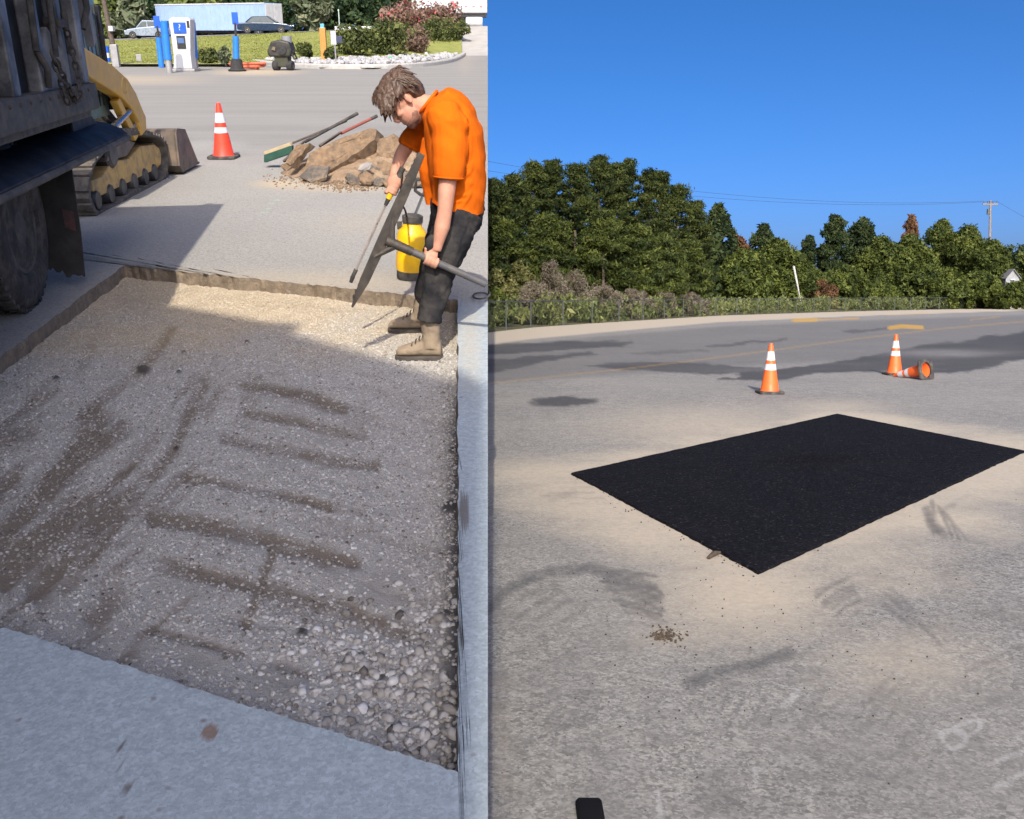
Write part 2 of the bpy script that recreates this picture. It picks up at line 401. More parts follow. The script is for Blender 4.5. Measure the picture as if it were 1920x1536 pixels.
    tago(link('asphalt_lot', me, M_ASPH, None, MR), kind='structure')
    g = MB(); g.add([(-4000, -4000, -0.02), (4000, -4000, -0.02), (4000, 9000, -0.02), (-4000, 9000, -0.02)], [(0, 1, 2, 3)])
    tago(link('ground', g.mesh('ground'), pm('dry_ground', (0.26, 0.25, 0.22), (0.20, 0.21, 0.15), 0.4, 0.95, bump=0.3), None, MR), kind='structure')
right_ground()

def fresh_asphalt():
    t = NT('fresh_black_asphalt')
    v = t.new('TexVoronoi'); v.inputs['Scale'].default_value = 85; t.t.links.new(t.co, v.inputs['Vector'])
    s = t.n.new('ShaderNodeSeparateColor'); t.t.links.new(v.outputs['Color'], s.inputs[0])
    col = t.ramp(s.outputs[0], [(0.0, (0.004, 0.004, 0.006)), (0.8, (0.011, 0.011, 0.014)), (0.97, (0.02, 0.02, 0.024)), (1.0, (0.055, 0.055, 0.055))])
    col = t.mix(t.math('MULTIPLY', t.ramp(t.noise(2.2, 5, 0.6), [(0.5, 0.0), (0.75, 1.0)]), 0.25), col, (0.022, 0.021, 0.022))
    t.bump(t.math('ADD', t.math('MULTIPLY', v.outputs['Distance'], -1.0), t.noise(260, 3, 0.6)), 0.8, 0.006)
    return t.out(col, 0.95, 0.0, 0.08)
def patch():
    q = [RG(1072, 890), RG(1422, 1077), RG(1922, 848), RG(1570, 778)]
    rnd = random.Random(4); ring = []
    for a, b in zip(q, q[1:] + q[:1]):
        n = 90
        for k in range(n):
            p = a + (b - a) * k / n; nn = nrm(A([-(b - a)[1], (b - a)[0], 0]))
            p = p + nn * (rnd.uniform(-.005, .005) if k else 0); ring.append(p)
    c = sum(q) / 4; N = len(ring); V = []; Z = (0.002, 0.016, 0.02, 0.022, 0.022, 0.022, 0.022); S = (1.004, 1.0, .985, .9, .65, .3, .02)
    mb = MB(); rings = []
    for z, s in zip(Z, S): rings.append([c + (p - c) * s + A([0, 0, z + (rnd.uniform(-.002, .002) if z > .017 else 0)]) for p in ring])
    mb.loft(rings, cap=True)
    base = A([c[0], c[1], 0])
    single('asphalt_patch', mb, fresh_asphalt(), MR, base, 'fresh jet black rectangular asphalt patch laid into the weathered lot', 'asphalt patch', smooth=True)
patch()

# ------------------------------------------------------------------ the hillside lot (left): paving round an open cut
PIT = dict(TL=(232, 498), TR=(858, 562), BR=(860, 1448), BL=(-477, 1023))
PITZ = -0.11
def left_lot_mat():
    t = NT('pale_concrete_paving')
    fine = t.noise(300, 3, 0.7); mid = t.noise(30, 5, 0.65); big = t.noise(0.8, 5, 0.6)
    ag = t.new('TexVoronoi'); ag.inputs['Scale'].default_value = 110; t.t.links.new(t.co, ag.inputs['Vector'])
    s = t.n.new('ShaderNodeSeparateColor'); t.t.links.new(ag.outputs['Color'], s.inputs[0])
    sp = t.ramp(s.outputs[0], [(0.0, (0.19, 0.185, 0.18)), (0.3, (0.38, 0.374, 0.36)), (0.8, (0.49, 0.482, 0.46)), (1.0, (0.62, 0.605, 0.57))])
    so = t.ramp(mid, [(0.3, (0.36, 0.354, 0.34)), (0.7, (0.50, 0.49, 0.465))])
    col = t.mix(0.5, sp, so)
    col = t.mix(t.ramp(big, [(0.4, 0.0), (0.7, 0.3)]), col, (0.34, 0.335, 0.325))
    lane = t.noise(0.5, 5, 0.6, stretch=(0.25, 2.2, 1))
    col = t.mix(t.math('MULTIPLY', t.attr('grey'), 0.72), col, t.ramp(lane, [(0.3, (0.25, 0.247, 0.24)), (0.7, (0.335, 0.33, 0.318))]))
    col = t.mix(1.0, col, (0.80, 0.79, 0.76), 'MULTIPLY')
    cool_shade = t.mix(t.math('MULTIPLY', s.outputs[0], 0.55), (0.46, 0.53, 0.56), (0.24, 0.285, 0.31))
    cool_shade = t.mix(t.ramp(mid, [(0.35, 0.5), (0.6, 0.0)]), cool_shade, (0.26, 0.305, 0.33))
    col = t.mix(t.attr('slab'), col, cool_shade)  # bluish tone of the shade put into the near paving's colour
    br = t.noise(11, 6, 0.7)
    def broken(a, k=0.9, lo=0.3, hi=0.8): return t.ramp(t.math('ADD', t.attr(a), t.math('MULTIPLY', t.math('SUBTRACT', br, 0.5), k)), [(lo, 0.0), (hi, 1.0)])
    col = t.mix(t.math('MULTIPLY', broken('sand', 0.6, 0.2, 0.9), 0.75), col, (0.52, 0.42, 0.28))
    col = t.mix(t.math('MULTIPLY', broken('stain', 0.35, 0.35, 0.7), 0.8), col, (0.13, 0.11, 0.095))
    col = t.mix(t.math('MULTIPLY', broken('rust', 0.25, 0.4, 0.7), 0.8), col, (0.22, 0.13, 0.08))
    col = t.mix(t.math('MULTIPLY', broken('paint', 0.9, 0.35, 0.8), 0.5), col, (0.35, 0.55, 0.38))
    cr = t.new('TexVoronoi'); cr.inputs['Scale'].default_value = 13; t.t.links.new(t.co, cr.inputs['Vector'])
    cs = t.n.new('ShaderNodeSeparateColor'); t.t.links.new(cr.outputs['Color'], cs.inputs[0])
    spot = t.math('MULTIPLY', t.ramp(cr.outputs['Distance'], [(0.07, 1.0), (0.15, 0.0)]), t.ramp(cs.outputs[0], [(0.80, 0.0), (0.84, 1.0)]))
    col = t.mix(t.math('MULTIPLY', spot, 0.7), col, (0.17, 0.125, 0.09))
    t.bump(t.math('ADD', t.math('MULTIPLY', s.outputs[1], 0.5), fine), 0.5, 0.004)
    return t.out(col, 0.9, 0.0, 0.25)
M_LOT = left_lot_mat()
M_EARTH = pm('cut_edge_earth', (0.30, 0.24, 0.17), (0.20, 0.155, 0.11), 14, 0.95, bump=0.8, bscale=55, bdist=0.02, dirt=(0.11, 0.10, 0.09), dscale=22, damt=0.6)

def pit_edges():
    rnd = random.Random(7); E = {}
    def edge(a, b, n, jit):
        out = []
        for k in range(n + 1):
            t = k / n; p = A(a) + (A(b) - A(a)) * t
            d = nrm(A([-(A(b) - A(a))[1], (A(b) - A(a))[0]])) if True else 0
            j = 0 if k in (0, n) else (rnd.uniform(-jit, jit) + (fbm(np.array(k * .35), np.array(1.0), 3) - .5) * jit * 2.5)
            out.append(p + d * float(j))
        return out
    E['top'] = edge(PIT['TL'], PIT['TR'], 90, 1.2); E['right'] = edge(PIT['TR'], PIT['BR'], 110, 1.6)
    E['bot'] = edge(PIT['BR'], PIT['BL'], 190, 2.4); E['left'] = edge(PIT['BL'], PIT['TL'], 90, 2.0)
    return E
EDG = pit_edges()
def left_ground():
    U0, U1, V0, V1 = -3000., 914.6, 100., 3200.
    outer = dict(top=((U0, V0), (U1, V0)), right=((U1, V0), (U1, V1)), bot=((U1, V1), (U0, V1)), left=((U0, V1), (U0, V0)))
    allV = []; allF = []; UV = []; off = 0
    for k, m in (('top', 130), ('right', 16), ('bot', 60), ('left', 60)):
        E = np.array(EDG[k]); n = len(E); O = np.array([A(outer[k][0]) + (A(outer[k][1]) - A(outer[k][0])) * i / (n - 1) for i in range(n)])
        t = np.linspace(0, 1, m) ** 1.0
        G = E[:, None] * (1 - t)[None, :, None] + O[:, None] * t[None, :, None]
        idx = np.arange(n * m).reshape(n, m) + off
        allF.append(np.stack([idx[:-1, :-1], idx[:-1, 1:], idx[1:, 1:], idx[1:, :-1]], -1).reshape(-1, 4)); UV.append(G.reshape(-1, 2)); off += n * m
    UV = np.concatenate(UV); F = np.concatenate(allF); U, V = UV[:, 0], UV[:, 1]
    f = np.array([0, math.cos(PL), -math.sin(PL)]); up = np.array([0, math.sin(PL), math.cos(PL)])
    D = f[None] * FPX + np.stack([U - CX, 0 * U, 0 * U], -1) - up[None] * (V - CY)[:, None]
    P = D * (-HL / D[:, 2])[:, None]; P[:, 2] = 0
    grey = sstep(330, 250, V + (fbm(U / 60, V / 20, 4) - .5) * 90)
    sand = np.zeros_like(U)
    for cx, cy, sx, sy, w in ((530, 345, 70, 10, .9), (640, 350, 150, 14, .7), (240, 150, 180, 12, .6), (480, 135, 90, 8, .9), (560, 530, 420, 34, .55), (880, 640, 34, 160, .5), (700, 420, 200, 40, .35), (300, 520, 150, 22, .6), (885, 110, 24, 60, .5), (180, 585, 60, 90, .6)):
        sand = np.maximum(sand, w * np.exp(-(((U - cx) / sx) ** 2 + ((V - cy) / sy) ** 2)))
    stain = np.zeros_like(U)
    for pts, w in (([(222, 1325), (228, 1380), (224, 1440), (240, 1482)], 2.2), ([(236, 1470), (244, 1486)], 5), ([(870, 930), (870, 990)], 9), ([(862, 1170), (866, 1195)], 6)):
        stain = np.maximum(stain, .8 * sstep(w * 1.8, w * .5, seg_dist(U, V, pts)))
    rust = sstep(1.3, .6, np.hypot((U - 392) / 15, (V - 1378) / 17)) + sstep(1.3, .6, np.hypot((U - 105) / 11, (V - 1338) / 8)) * .8
    paint = sstep(5, 1.5, seg_dist(U, V, [(492, 402), (520, 374)])) * .8
    slab = np.maximum(sstep(1000, 1060, V + U * 0), ((U > 855) & (V > 566)) * 1.0)  # mask of the near paving that takes the painted cool shade tint
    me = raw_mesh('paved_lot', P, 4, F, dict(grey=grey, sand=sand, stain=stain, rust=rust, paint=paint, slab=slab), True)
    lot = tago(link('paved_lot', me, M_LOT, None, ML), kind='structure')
    # walls of the cut
    for k in ('top', 'right', 'bot', 'left'):
        E = EDG[k]; rnd = random.Random(len(k)); rows = []
        for lv, z in enumerate((0.0, -0.035, -0.075, -0.15)):
            row = []
            for i, e in enumerate(E):
                p = LG(*e); c = LG(420, 800); d = nrm(p - c)
                row.append(p + A([0, 0, z]) + (d * rnd.uniform(-.012, .014) if lv else 0))
            rows.append(row)
        mb = MB(); mb.loft(rows, cap=False, closed=False)
        w = link('cut_wall', mb.mesh('cut_wall', smooth=True), M_EARTH, None, ML); tago(w, kind='structure')
    # body of the hillside under the paving, with the retaining wall along its right border
    ys = np.linspace(0.62, 150, 60); mb = MB(); vt = []; vb = []
    Rm = np.array(ML.to_3x3()); Tm = np.array(ML.translation)
    for y in ys:
        a = Rm @ A([seam_x(y) - 0.004, y, -0.003]) + Tm; vt.append(a); vb.append(A([a[0] - 0.02, a[1], -0.01]))
    mb.loft([vt, vb], cap=False, closed=False)
    tago(link('embankment_wall', mb.mesh('embankment_wall'), pm('retaining_concrete', (0.36, 0.35, 0.33), (0.28, 0.27, 0.25), 1.2, 0.9, bump=0.3), None, MR), kind='structure')
left_ground()

def pit_floor():
    nu, nv = 240, 260
    a = np.linspace(-.004, 1.004, nu); b = np.linspace(-.004, 1.004, nv); AA, BB = np.meshgrid(a, b)
    TL, TR, BR, BL = (LG(*PIT[k], PITZ)[:2] if False else LG(*PIT[k])[:2] for k in ('TL', 'TR', 'BR', 'BL'))
    P2 = TL * ((1 - AA) * (1 - BB))[..., None] + TR * (AA * (1 - BB))[..., None] + BR * (AA * BB)[..., None] + BL * ((1 - AA) * BB)[..., None]
    X, Y = P2[..., 0], P2[..., 1]
    # photograph pixel of each floor point
    fz = PITZ - HL; dd = Y * math.cos(PL) - fz * math.sin(PL); U = CX + FPX * X / dd; V = CY - FPX * (Y * math.sin(PL) + fz * math.cos(PL)) / dd
    k = .479
    def zl(L): return [(x * k, y * k + 480) for x, y in L]
    dirt = np.zeros_like(U)
    n1 = fbm(X * 9, Y * 9, 3); n2 = fbm(X * 3, Y * 3, 8)
    for L, w, s in (([(960, 510), (1180, 545), (1340, 590)], 9, .8), ([(960, 610), (1150, 645), (1340, 690), (1420, 700)], 9, .95), ([(880, 712), (1000, 735), (1100, 750), (1300, 800), (1470, 820)], 11, .95), ([(740, 870), (1000, 915), (1280, 985)], 9, .75), ([(600, 1030), (860, 1065), (1080, 1120), (1380, 1200)], 15, .95), ([(640, 1200), (780, 1240), (960, 1290), (1280, 1365), (1500, 1440), (1600, 1478)], 15, 1.), ([(1080, 1110), (1060, 1180), (1000, 1320), (960, 1450)], 9, .9), ([(600, 1470), (800, 1520), (930, 1560)], 9, .8), ([(1080, 1600), (1200, 1640)], 9, .7),
                    ([(800, 500), (740, 610), (690, 740), (600, 860)], 13, .85), ([(860, 520), (800, 620)], 9, .6), ([(670, 290), (600, 390), (530, 460)], 9, 1.), ([(380, 650), (280, 800), (160, 950), (0, 1110)], 22, 1.), ([(470, 680), (330, 790), (240, 880)], 16, .9), ([(300, 980), (130, 1150), (0, 1260)], 30, 1.), ([(440, 970), (330, 1110), (170, 1290)], 20, .8), ([(580, 860), (480, 1000), (390, 1120), (250, 1300)], 16, .75), ([(200, 1240), (150, 1310)], 28, .9), ([(440, 1330), (380, 1410)], 24, .9), ([(0, 760), (120, 700)], 14, .5), ([(60, 900), (0, 960)], 16, .6), ([(620, 700), (450, 860)], 14, .5), ([(360, 350), (300, 480)], 9, .5), ([(1000, 500), (950, 640)], 14, .6)):
        dirt = np.maximum(dirt, s * sstep(w * 1.9, w * .35, seg_dist(U, V, zl(L)) + (n1 - .5) * w * 1.6))
    clod = np.zeros_like(U)
    for x, y, r in ((560, 440, 24), (965, 340, 12), (220, 480, 12), (690, 750, 13), (720, 380, 8), (700, 455, 9), (1185, 1480, 24), (1415, 1560, 12), (1500, 1660, 20), (1745, 1420, 16), (1760, 1000, 30), (1770, 780, 14)):
        clod = np.maximum(clod, sstep(1.4, .6, np.hypot(U - x * k, (V - y * k - 480) * 1.3) / (r * k) + (n1 - .5) * .8))
    fine = np.zeros_like(U)
    for cx, cy, sx, sy, w in ((715, 1110, 75, 60, 1.), (640, 1085, 60, 40, .5), (383, 1244, 60, 32, 1.), (527, 1287, 62, 34, 1.), (560, 770, 45, 26, .6), (590, 820, 60, 22, .6), (520, 745, 30, 30, .6), (525, 870, 40, 25, .6), (200, 1200, 110, 50, .6), (60, 1110, 80, 50, .6), (150, 620, 80, 50, .45), (250, 560, 60, 30, .8), (850, 1250, 26, 170, .5), (330, 1110, 60, 30, .6), (440, 1010, 60, 26, .4)):
        fine = np.maximum(fine, w * np.exp(-(((U - cx) / sx) ** 2 + ((V - cy) / sy) ** 2)))
    st = fbm((U * .62 + V * .78) / 26, (U * .78 - V * .62) / 150 + 7, 31); st2 = fbm((V * .97 - U * .25) / 20, (U * .97 + V * .25) / 170, 37)
    lw = sstep(520, 330, U - (V - 900) * -.15); st = st * lw + st2 * (1 - lw)
    dirt = np.clip(dirt * (.22 + 1.25 * n1) * (.5 + .85 * n2) + sstep(.54, .75, st) * (.35 + .3 * lw) * sstep(640, 760, V), 0, 1)
    edge = np.minimum(np.minimum(AA, 1 - AA), np.minimum(BB * .6, (1 - BB) * .5)); rim = sstep(.05, .0, edge)
    Z = PITZ + (n2 - .5) * .03 + (n1 - .5) * .012 - dirt * .014 + clod * .012 + rim * .02
    sandy = sstep(730, 560, V + (fbm(X * 2, Y * 2, 41) - .5) * 160)  # far strip: sand coat whose gold also paints in the sun's warmth
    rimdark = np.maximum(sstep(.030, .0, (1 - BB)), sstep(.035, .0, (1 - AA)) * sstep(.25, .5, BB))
    idx = np.arange(nu * nv).reshape(nv, nu)
    F = np.stack([idx[:-1, :-1], idx[1:, :-1], idx[1:, 1:], idx[:-1, 1:]], -1).reshape(-1, 4)
    t = NT('packed_gravel_bed')
    g = t.noise(75, 5, 0.7); m = t.noise(9, 5, 0.65)
    col = t.mix(t.ramp(g, [(0.3, 0.0), (0.7, 1.0)]), (0.35, 0.335, 0.305), (0.53, 0.515, 0.48))
    col = t.mix(t.math('MULTIPLY', t.attr('fine'), 0.7), col, t.ramp(m, [(0.3, (0.34, 0.315, 0.27)), (0.7, (0.42, 0.39, 0.34))]))
    col = t.mix(t.math('MULTIPLY', t.ramp(t.math('ADD', t.attr('dirt'), t.math('MULTIPLY', t.math('SUBTRACT', t.noise(26, 6, 0.75), 0.5), 1.3)), [(0.15, 0.0), (0.85, 1.0)]), 0.85), col, (0.20, 0.158, 0.115))
    col = t.mix(t.math('MULTIPLY', t.attr('clod'), 0.9), col, (0.045, 0.043, 0.042))
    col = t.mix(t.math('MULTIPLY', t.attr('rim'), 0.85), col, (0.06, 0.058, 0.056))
    col = t.mix(t.math('MULTIPLY', t.attr('sandy'), 0.6), col, t.ramp(m, [(0.3, (0.44, 0.34, 0.20)), (0.7, (0.54, 0.43, 0.27))]))  # sand tint with warm sunlight painted into the bed
    t.bump(g, 0.9, 0.012)
    me = raw_mesh('gravel_bed', np.stack([X, Y, Z], -1).reshape(-1, 3), 4, F, dict(dirt=dirt, fine=fine, clod=clod, rim=rimdark, sandy=sandy), True)  # sandy: sand coat with the sun's warmth painted in
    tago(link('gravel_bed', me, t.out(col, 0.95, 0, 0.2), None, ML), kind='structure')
    # loose stones
    rng = np.random.default_rng(5); N = 85000
    ia = rng.random(N); ib = rng.random(N) ** .9
    ii = np.clip((ia * (nu - 1)).astype(int), 0, nu - 1); jj = np.clip((ib * (nv - 1)).astype(int), 0, nv - 1)
    dn = dirt[jj, ii]; fn = fine[jj, ii]; cl = clod[jj, ii]; uu, vv = U[jj, ii], V[jj, ii]
    keep = (rng.random(N) > np.clip(dn * .55 + fn * .92 + cl * .7, 0, .97)) & (uu > -60) & (vv < 1560)
    keep &= (vv < 1180) | (rng.random(N) > .25)
    ii, jj, ia, ib, dn, uu, vv = ii[keep], jj[keep], ia[keep], ib[keep], dn[keep], uu[keep], vv[keep]
    p2 = TL * ((1 - ia) * (1 - ib))[:, None] + TR * (ia * (1 - ib))[:, None] + BR * (ia * ib)[:, None] + BL * ((1 - ia) * ib)[:, None]
    n = len(p2)
    size = 0.0041 * np.exp(rng.normal(0, .45, n)) * (1 + .25 * sstep(700, 560, vv))
    corner = sstep(330, 60, np.hypot((uu - 780) * .8, (vv - 1320)) + (fbm(uu / 30, vv / 30, 4) - .5) * 160)
    size *= 1 + corner * rng.random(n) ** 2 * 2.0
    size = np.minimum(size, .0075 + .0135 * corner)
    phi = (1 + 5 ** .5) / 2
    iv = np.array([(-1, phi, 0), (1, phi, 0), (-1, -phi, 0), (1, -phi, 0), (0, -1, phi), (0, 1, phi), (0, -1, -phi), (0, 1, -phi), (phi, 0, -1), (phi, 0, 1), (-phi, 0, -1), (-phi, 0, 1)]) / 1.9
    fi = np.array([(0, 11, 5), (0, 5, 1), (0, 1, 7), (0, 7, 10), (0, 10, 11), (1, 5, 9), (5, 11, 4), (11, 10, 2), (10, 7, 6), (7, 1, 8), (3, 9, 4), (3, 4, 2), (3, 2, 6), (3, 6, 8), (3, 8, 9), (4, 9, 5), (2, 4, 11), (6, 2, 10), (8, 6, 7), (9, 8, 1)])
    # random rotation per stone
    q = rng.normal(size=(n, 4)); q /= np.linalg.norm(q, axis=1)[:, None]; w, x, y, z = q.T
    Rm = np.stack([1 - 2 * (y * y + z * z), 2 * (x * y - z * w), 2 * (x * z + y * w), 2 * (x * y + z * w), 1 - 2 * (x * x + z * z), 2 * (y * z - x * w), 2 * (x * z - y * w), 2 * (y * z + x * w), 1 - 2 * (x * x + y * y)], -1).reshape(n, 3, 3)
    shp = iv[None] * (1 + rng.normal(0, .13, (n, 12, 1))) * (rng.uniform(.55, 1.35, (n, 1, 3)))
    S = np.einsum('nij,nkj->nki', Rm, shp) * size[:, None, None]; S[..., 2] *= .75
    zc = Z[jj, ii] + size * .12
    S += np.stack([p2[:, 0], p2[:, 1], zc], -1)[:, None]
    tone = np.clip(rng.normal(.55, .2, n) - dn * .25, 0, 1)
    FF = (fi[None] + (np.arange(n) * 12)[:, None, None]).reshape(-1, 3)
    me = raw_mesh('gravel', S.reshape(-1, 3), 3, FF, dict(tone=np.repeat(tone, 12), sandy=np.repeat(sandy[jj, ii], 12)), False)  # sandy: sand coat with the sun's warmth painted in
    t = NT('loose_gravel_stone')
    col = t.ramp(t.attr('tone'), [(0.0, (0.10, 0.09, 0.08)), (0.3, (0.28, 0.26, 0.23)), (0.6, (0.46, 0.44, 0.405)), (1.0, (0.64, 0.635, 0.62))])
    col = t.mix(t.ramp(t.noise(60, 4), [(0.4, 0.0), (0.7, 0.4)]), col, (0.33, 0.29, 0.235))
    col = t.mix(t.math('MULTIPLY', t.attr('sandy'), 0.55), col, (0.52, 0.41, 0.255))  # stones share the gold tint, sun's warmth included
    tago(link('gravel', me, t.out(col, 0.9, 0, 0.25), None, ML), 'loose grey and tan gravel covering the bed of the open cut', 'gravel', kind='stuff')
pit_floor()
# ------------------------------------------------------------------ materials for machines
M_DARKSTEEL = pm('dusty_dark_steel', (0.022, 0.025, 0.031), (0.05, 0.05, 0.052), 5, 0.5, 0.2, bump=0.15, dirt=(0.13, 0.12, 0.105), dscale=4, damt=0.6)
M_BLACKPAINT = pm('glossy_black_paint', (0.010, 0.012, 0.017), (0.018, 0.020, 0.026), 3, 0.55, 0.0, spec=.18, dirt=(0.07, 0.066, 0.06), dscale=6, damt=0.3)
M_RAIL = pm('dusty_grey_rail', (0.075, 0.072, 0.069), (0.04, 0.04, 0.041), 6, 0.75, bump=0.3, dirt=(0.15, 0.13, 0.10), dscale=9, damt=0.6)
M_RUBBER = pm('black_rubber', (0.022, 0.022, 0.024), (0.05, 0.047, 0.043), 12, 0.85, bump=0.3, dirt=(0.17, 0.15, 0.125), dscale=8, damt=0.5)
M_DUSTRUB = pm('dusty_track_rubber', (0.12, 0.108, 0.092), (0.075, 0.07, 0.064), 10, 0.9, bump=0.4, dirt=(0.24, 0.20, 0.155), dscale=9, damt=0.6)
M_FLAP = pm('muddy_rubber_flap', (0.05, 0.046, 0.043), (0.03, 0.028, 0.027), 7, 0.9, bump=0.5, bscale=25, dirt=(0.03, 0.028, 0.027), dscale=7, damt=0.8)
M_YELLOW = pm('machine_yellow', (0.68, 0.40, 0.06), (0.60, 0.35, 0.06), 4, 0.45, bump=0.05, dirt=(0.34, 0.23, 0.11), dscale=7, damt=0.35)
M_MUDYEL = pm('muddy_machine_yellow', (0.62, 0.40, 0.13), (0.52, 0.34, 0.13), 6, 0.7, bump=0.3, dirt=(0.16, 0.125, 0.09), dscale=9, damt=0.6)
M_CHAIN = pm('rusty_chain', (0.045, 0.042, 0.04), (0.08, 0.066, 0.055), 30, 0.7, 0.4)
M_GLASSD = pm('dark_glass', (0.03, 0.045, 0.045), (0.05, 0.07, 0.065), 3, 0.12)
M_CABGLASS = pm('pale_cab_glass', (0.30, 0.42, 0.38), (0.18, 0.28, 0.26), 5, 0.15)
M_BUCKET = pm('worn_bucket_steel', (0.17, 0.135, 0.105), (0.10, 0.085, 0.07), 7, 0.6, 0.3, bump=0.3, dirt=(0.27, 0.20, 0.14), dscale=6, damt=0.6)
M_CHROME = pm('bright_metal', (0.55, 0.55, 0.56), (0.45, 0.45, 0.46), 5, 0.3, 0.9)

def vp_dir(px, py):
    d = ray(px, py, PL); d[2] = 0; return nrm(d)
class Axes:
    def __init__(s, g, u): s.g = A(g, float); s.u = u; s.l = A([-u[1], u[0], 0]); s.z = A([0, 0, 1.0])
    def __call__(s, a, v, z): return s.g + s.u * a + s.l * v + s.z * z
    @property
    def ax(s): return (s.u, s.l, s.z)

def wheel_on(th, name, c, axis, r, w, hubmat, tyremat, lugs=0, label=None):
    """wheel > tyre is the body, rim and hub are its pieces; axis points outwards"""
    z = nrm(axis); mb = MB(); c = A(c, float)
    prof = [(r * .56, -w / 2), (r * .80, -w * .52), (r * .94, -w * .46), (r, -w * .30), (r, w * .30), (r * .94, w * .46), (r * .80, w * .52), (r * .60, w * .50), (r * .56, w * .42)]
    mb.lathe(prof, c, z, 36)
    if lugs:
        x, y, zz = frame(z)
        for k in range(lugs):
            a = 2 * math.pi * k / lugs; d = x * math.cos(a) + y * math.sin(a); tt = np.cross(zz, d)
            for sgn in (-1, 1): mb.box(c + d * r * 1.0 + zz * sgn * w * .26, (w * .30, r * .07, r * .05), (zz, tt, d))
    o = th.part(name, mb, tyremat, smooth=True, label=label)
    rb = MB(); rb.lathe([(r * .57, w * .30), (r * .55, w * .44), (r * .50, w * .44), (r * .40, w * .22), (r * .2, w * .25), (r * .19, w * .42), (r * .02, w * .44)], c, z, 28)
    x, y, zz = frame(z)
    for k in range(8):
        a = 2 * math.pi * k / 8; d = x * math.cos(a) + y * math.sin(a); rb.cyl(c + d * r * .30 + zz * w * .2, c + d * r * .30 + zz * w * .34, r * .035, n=6)
    th.part('rim', rb, hubmat, parent=o, smooth=True)
    return o

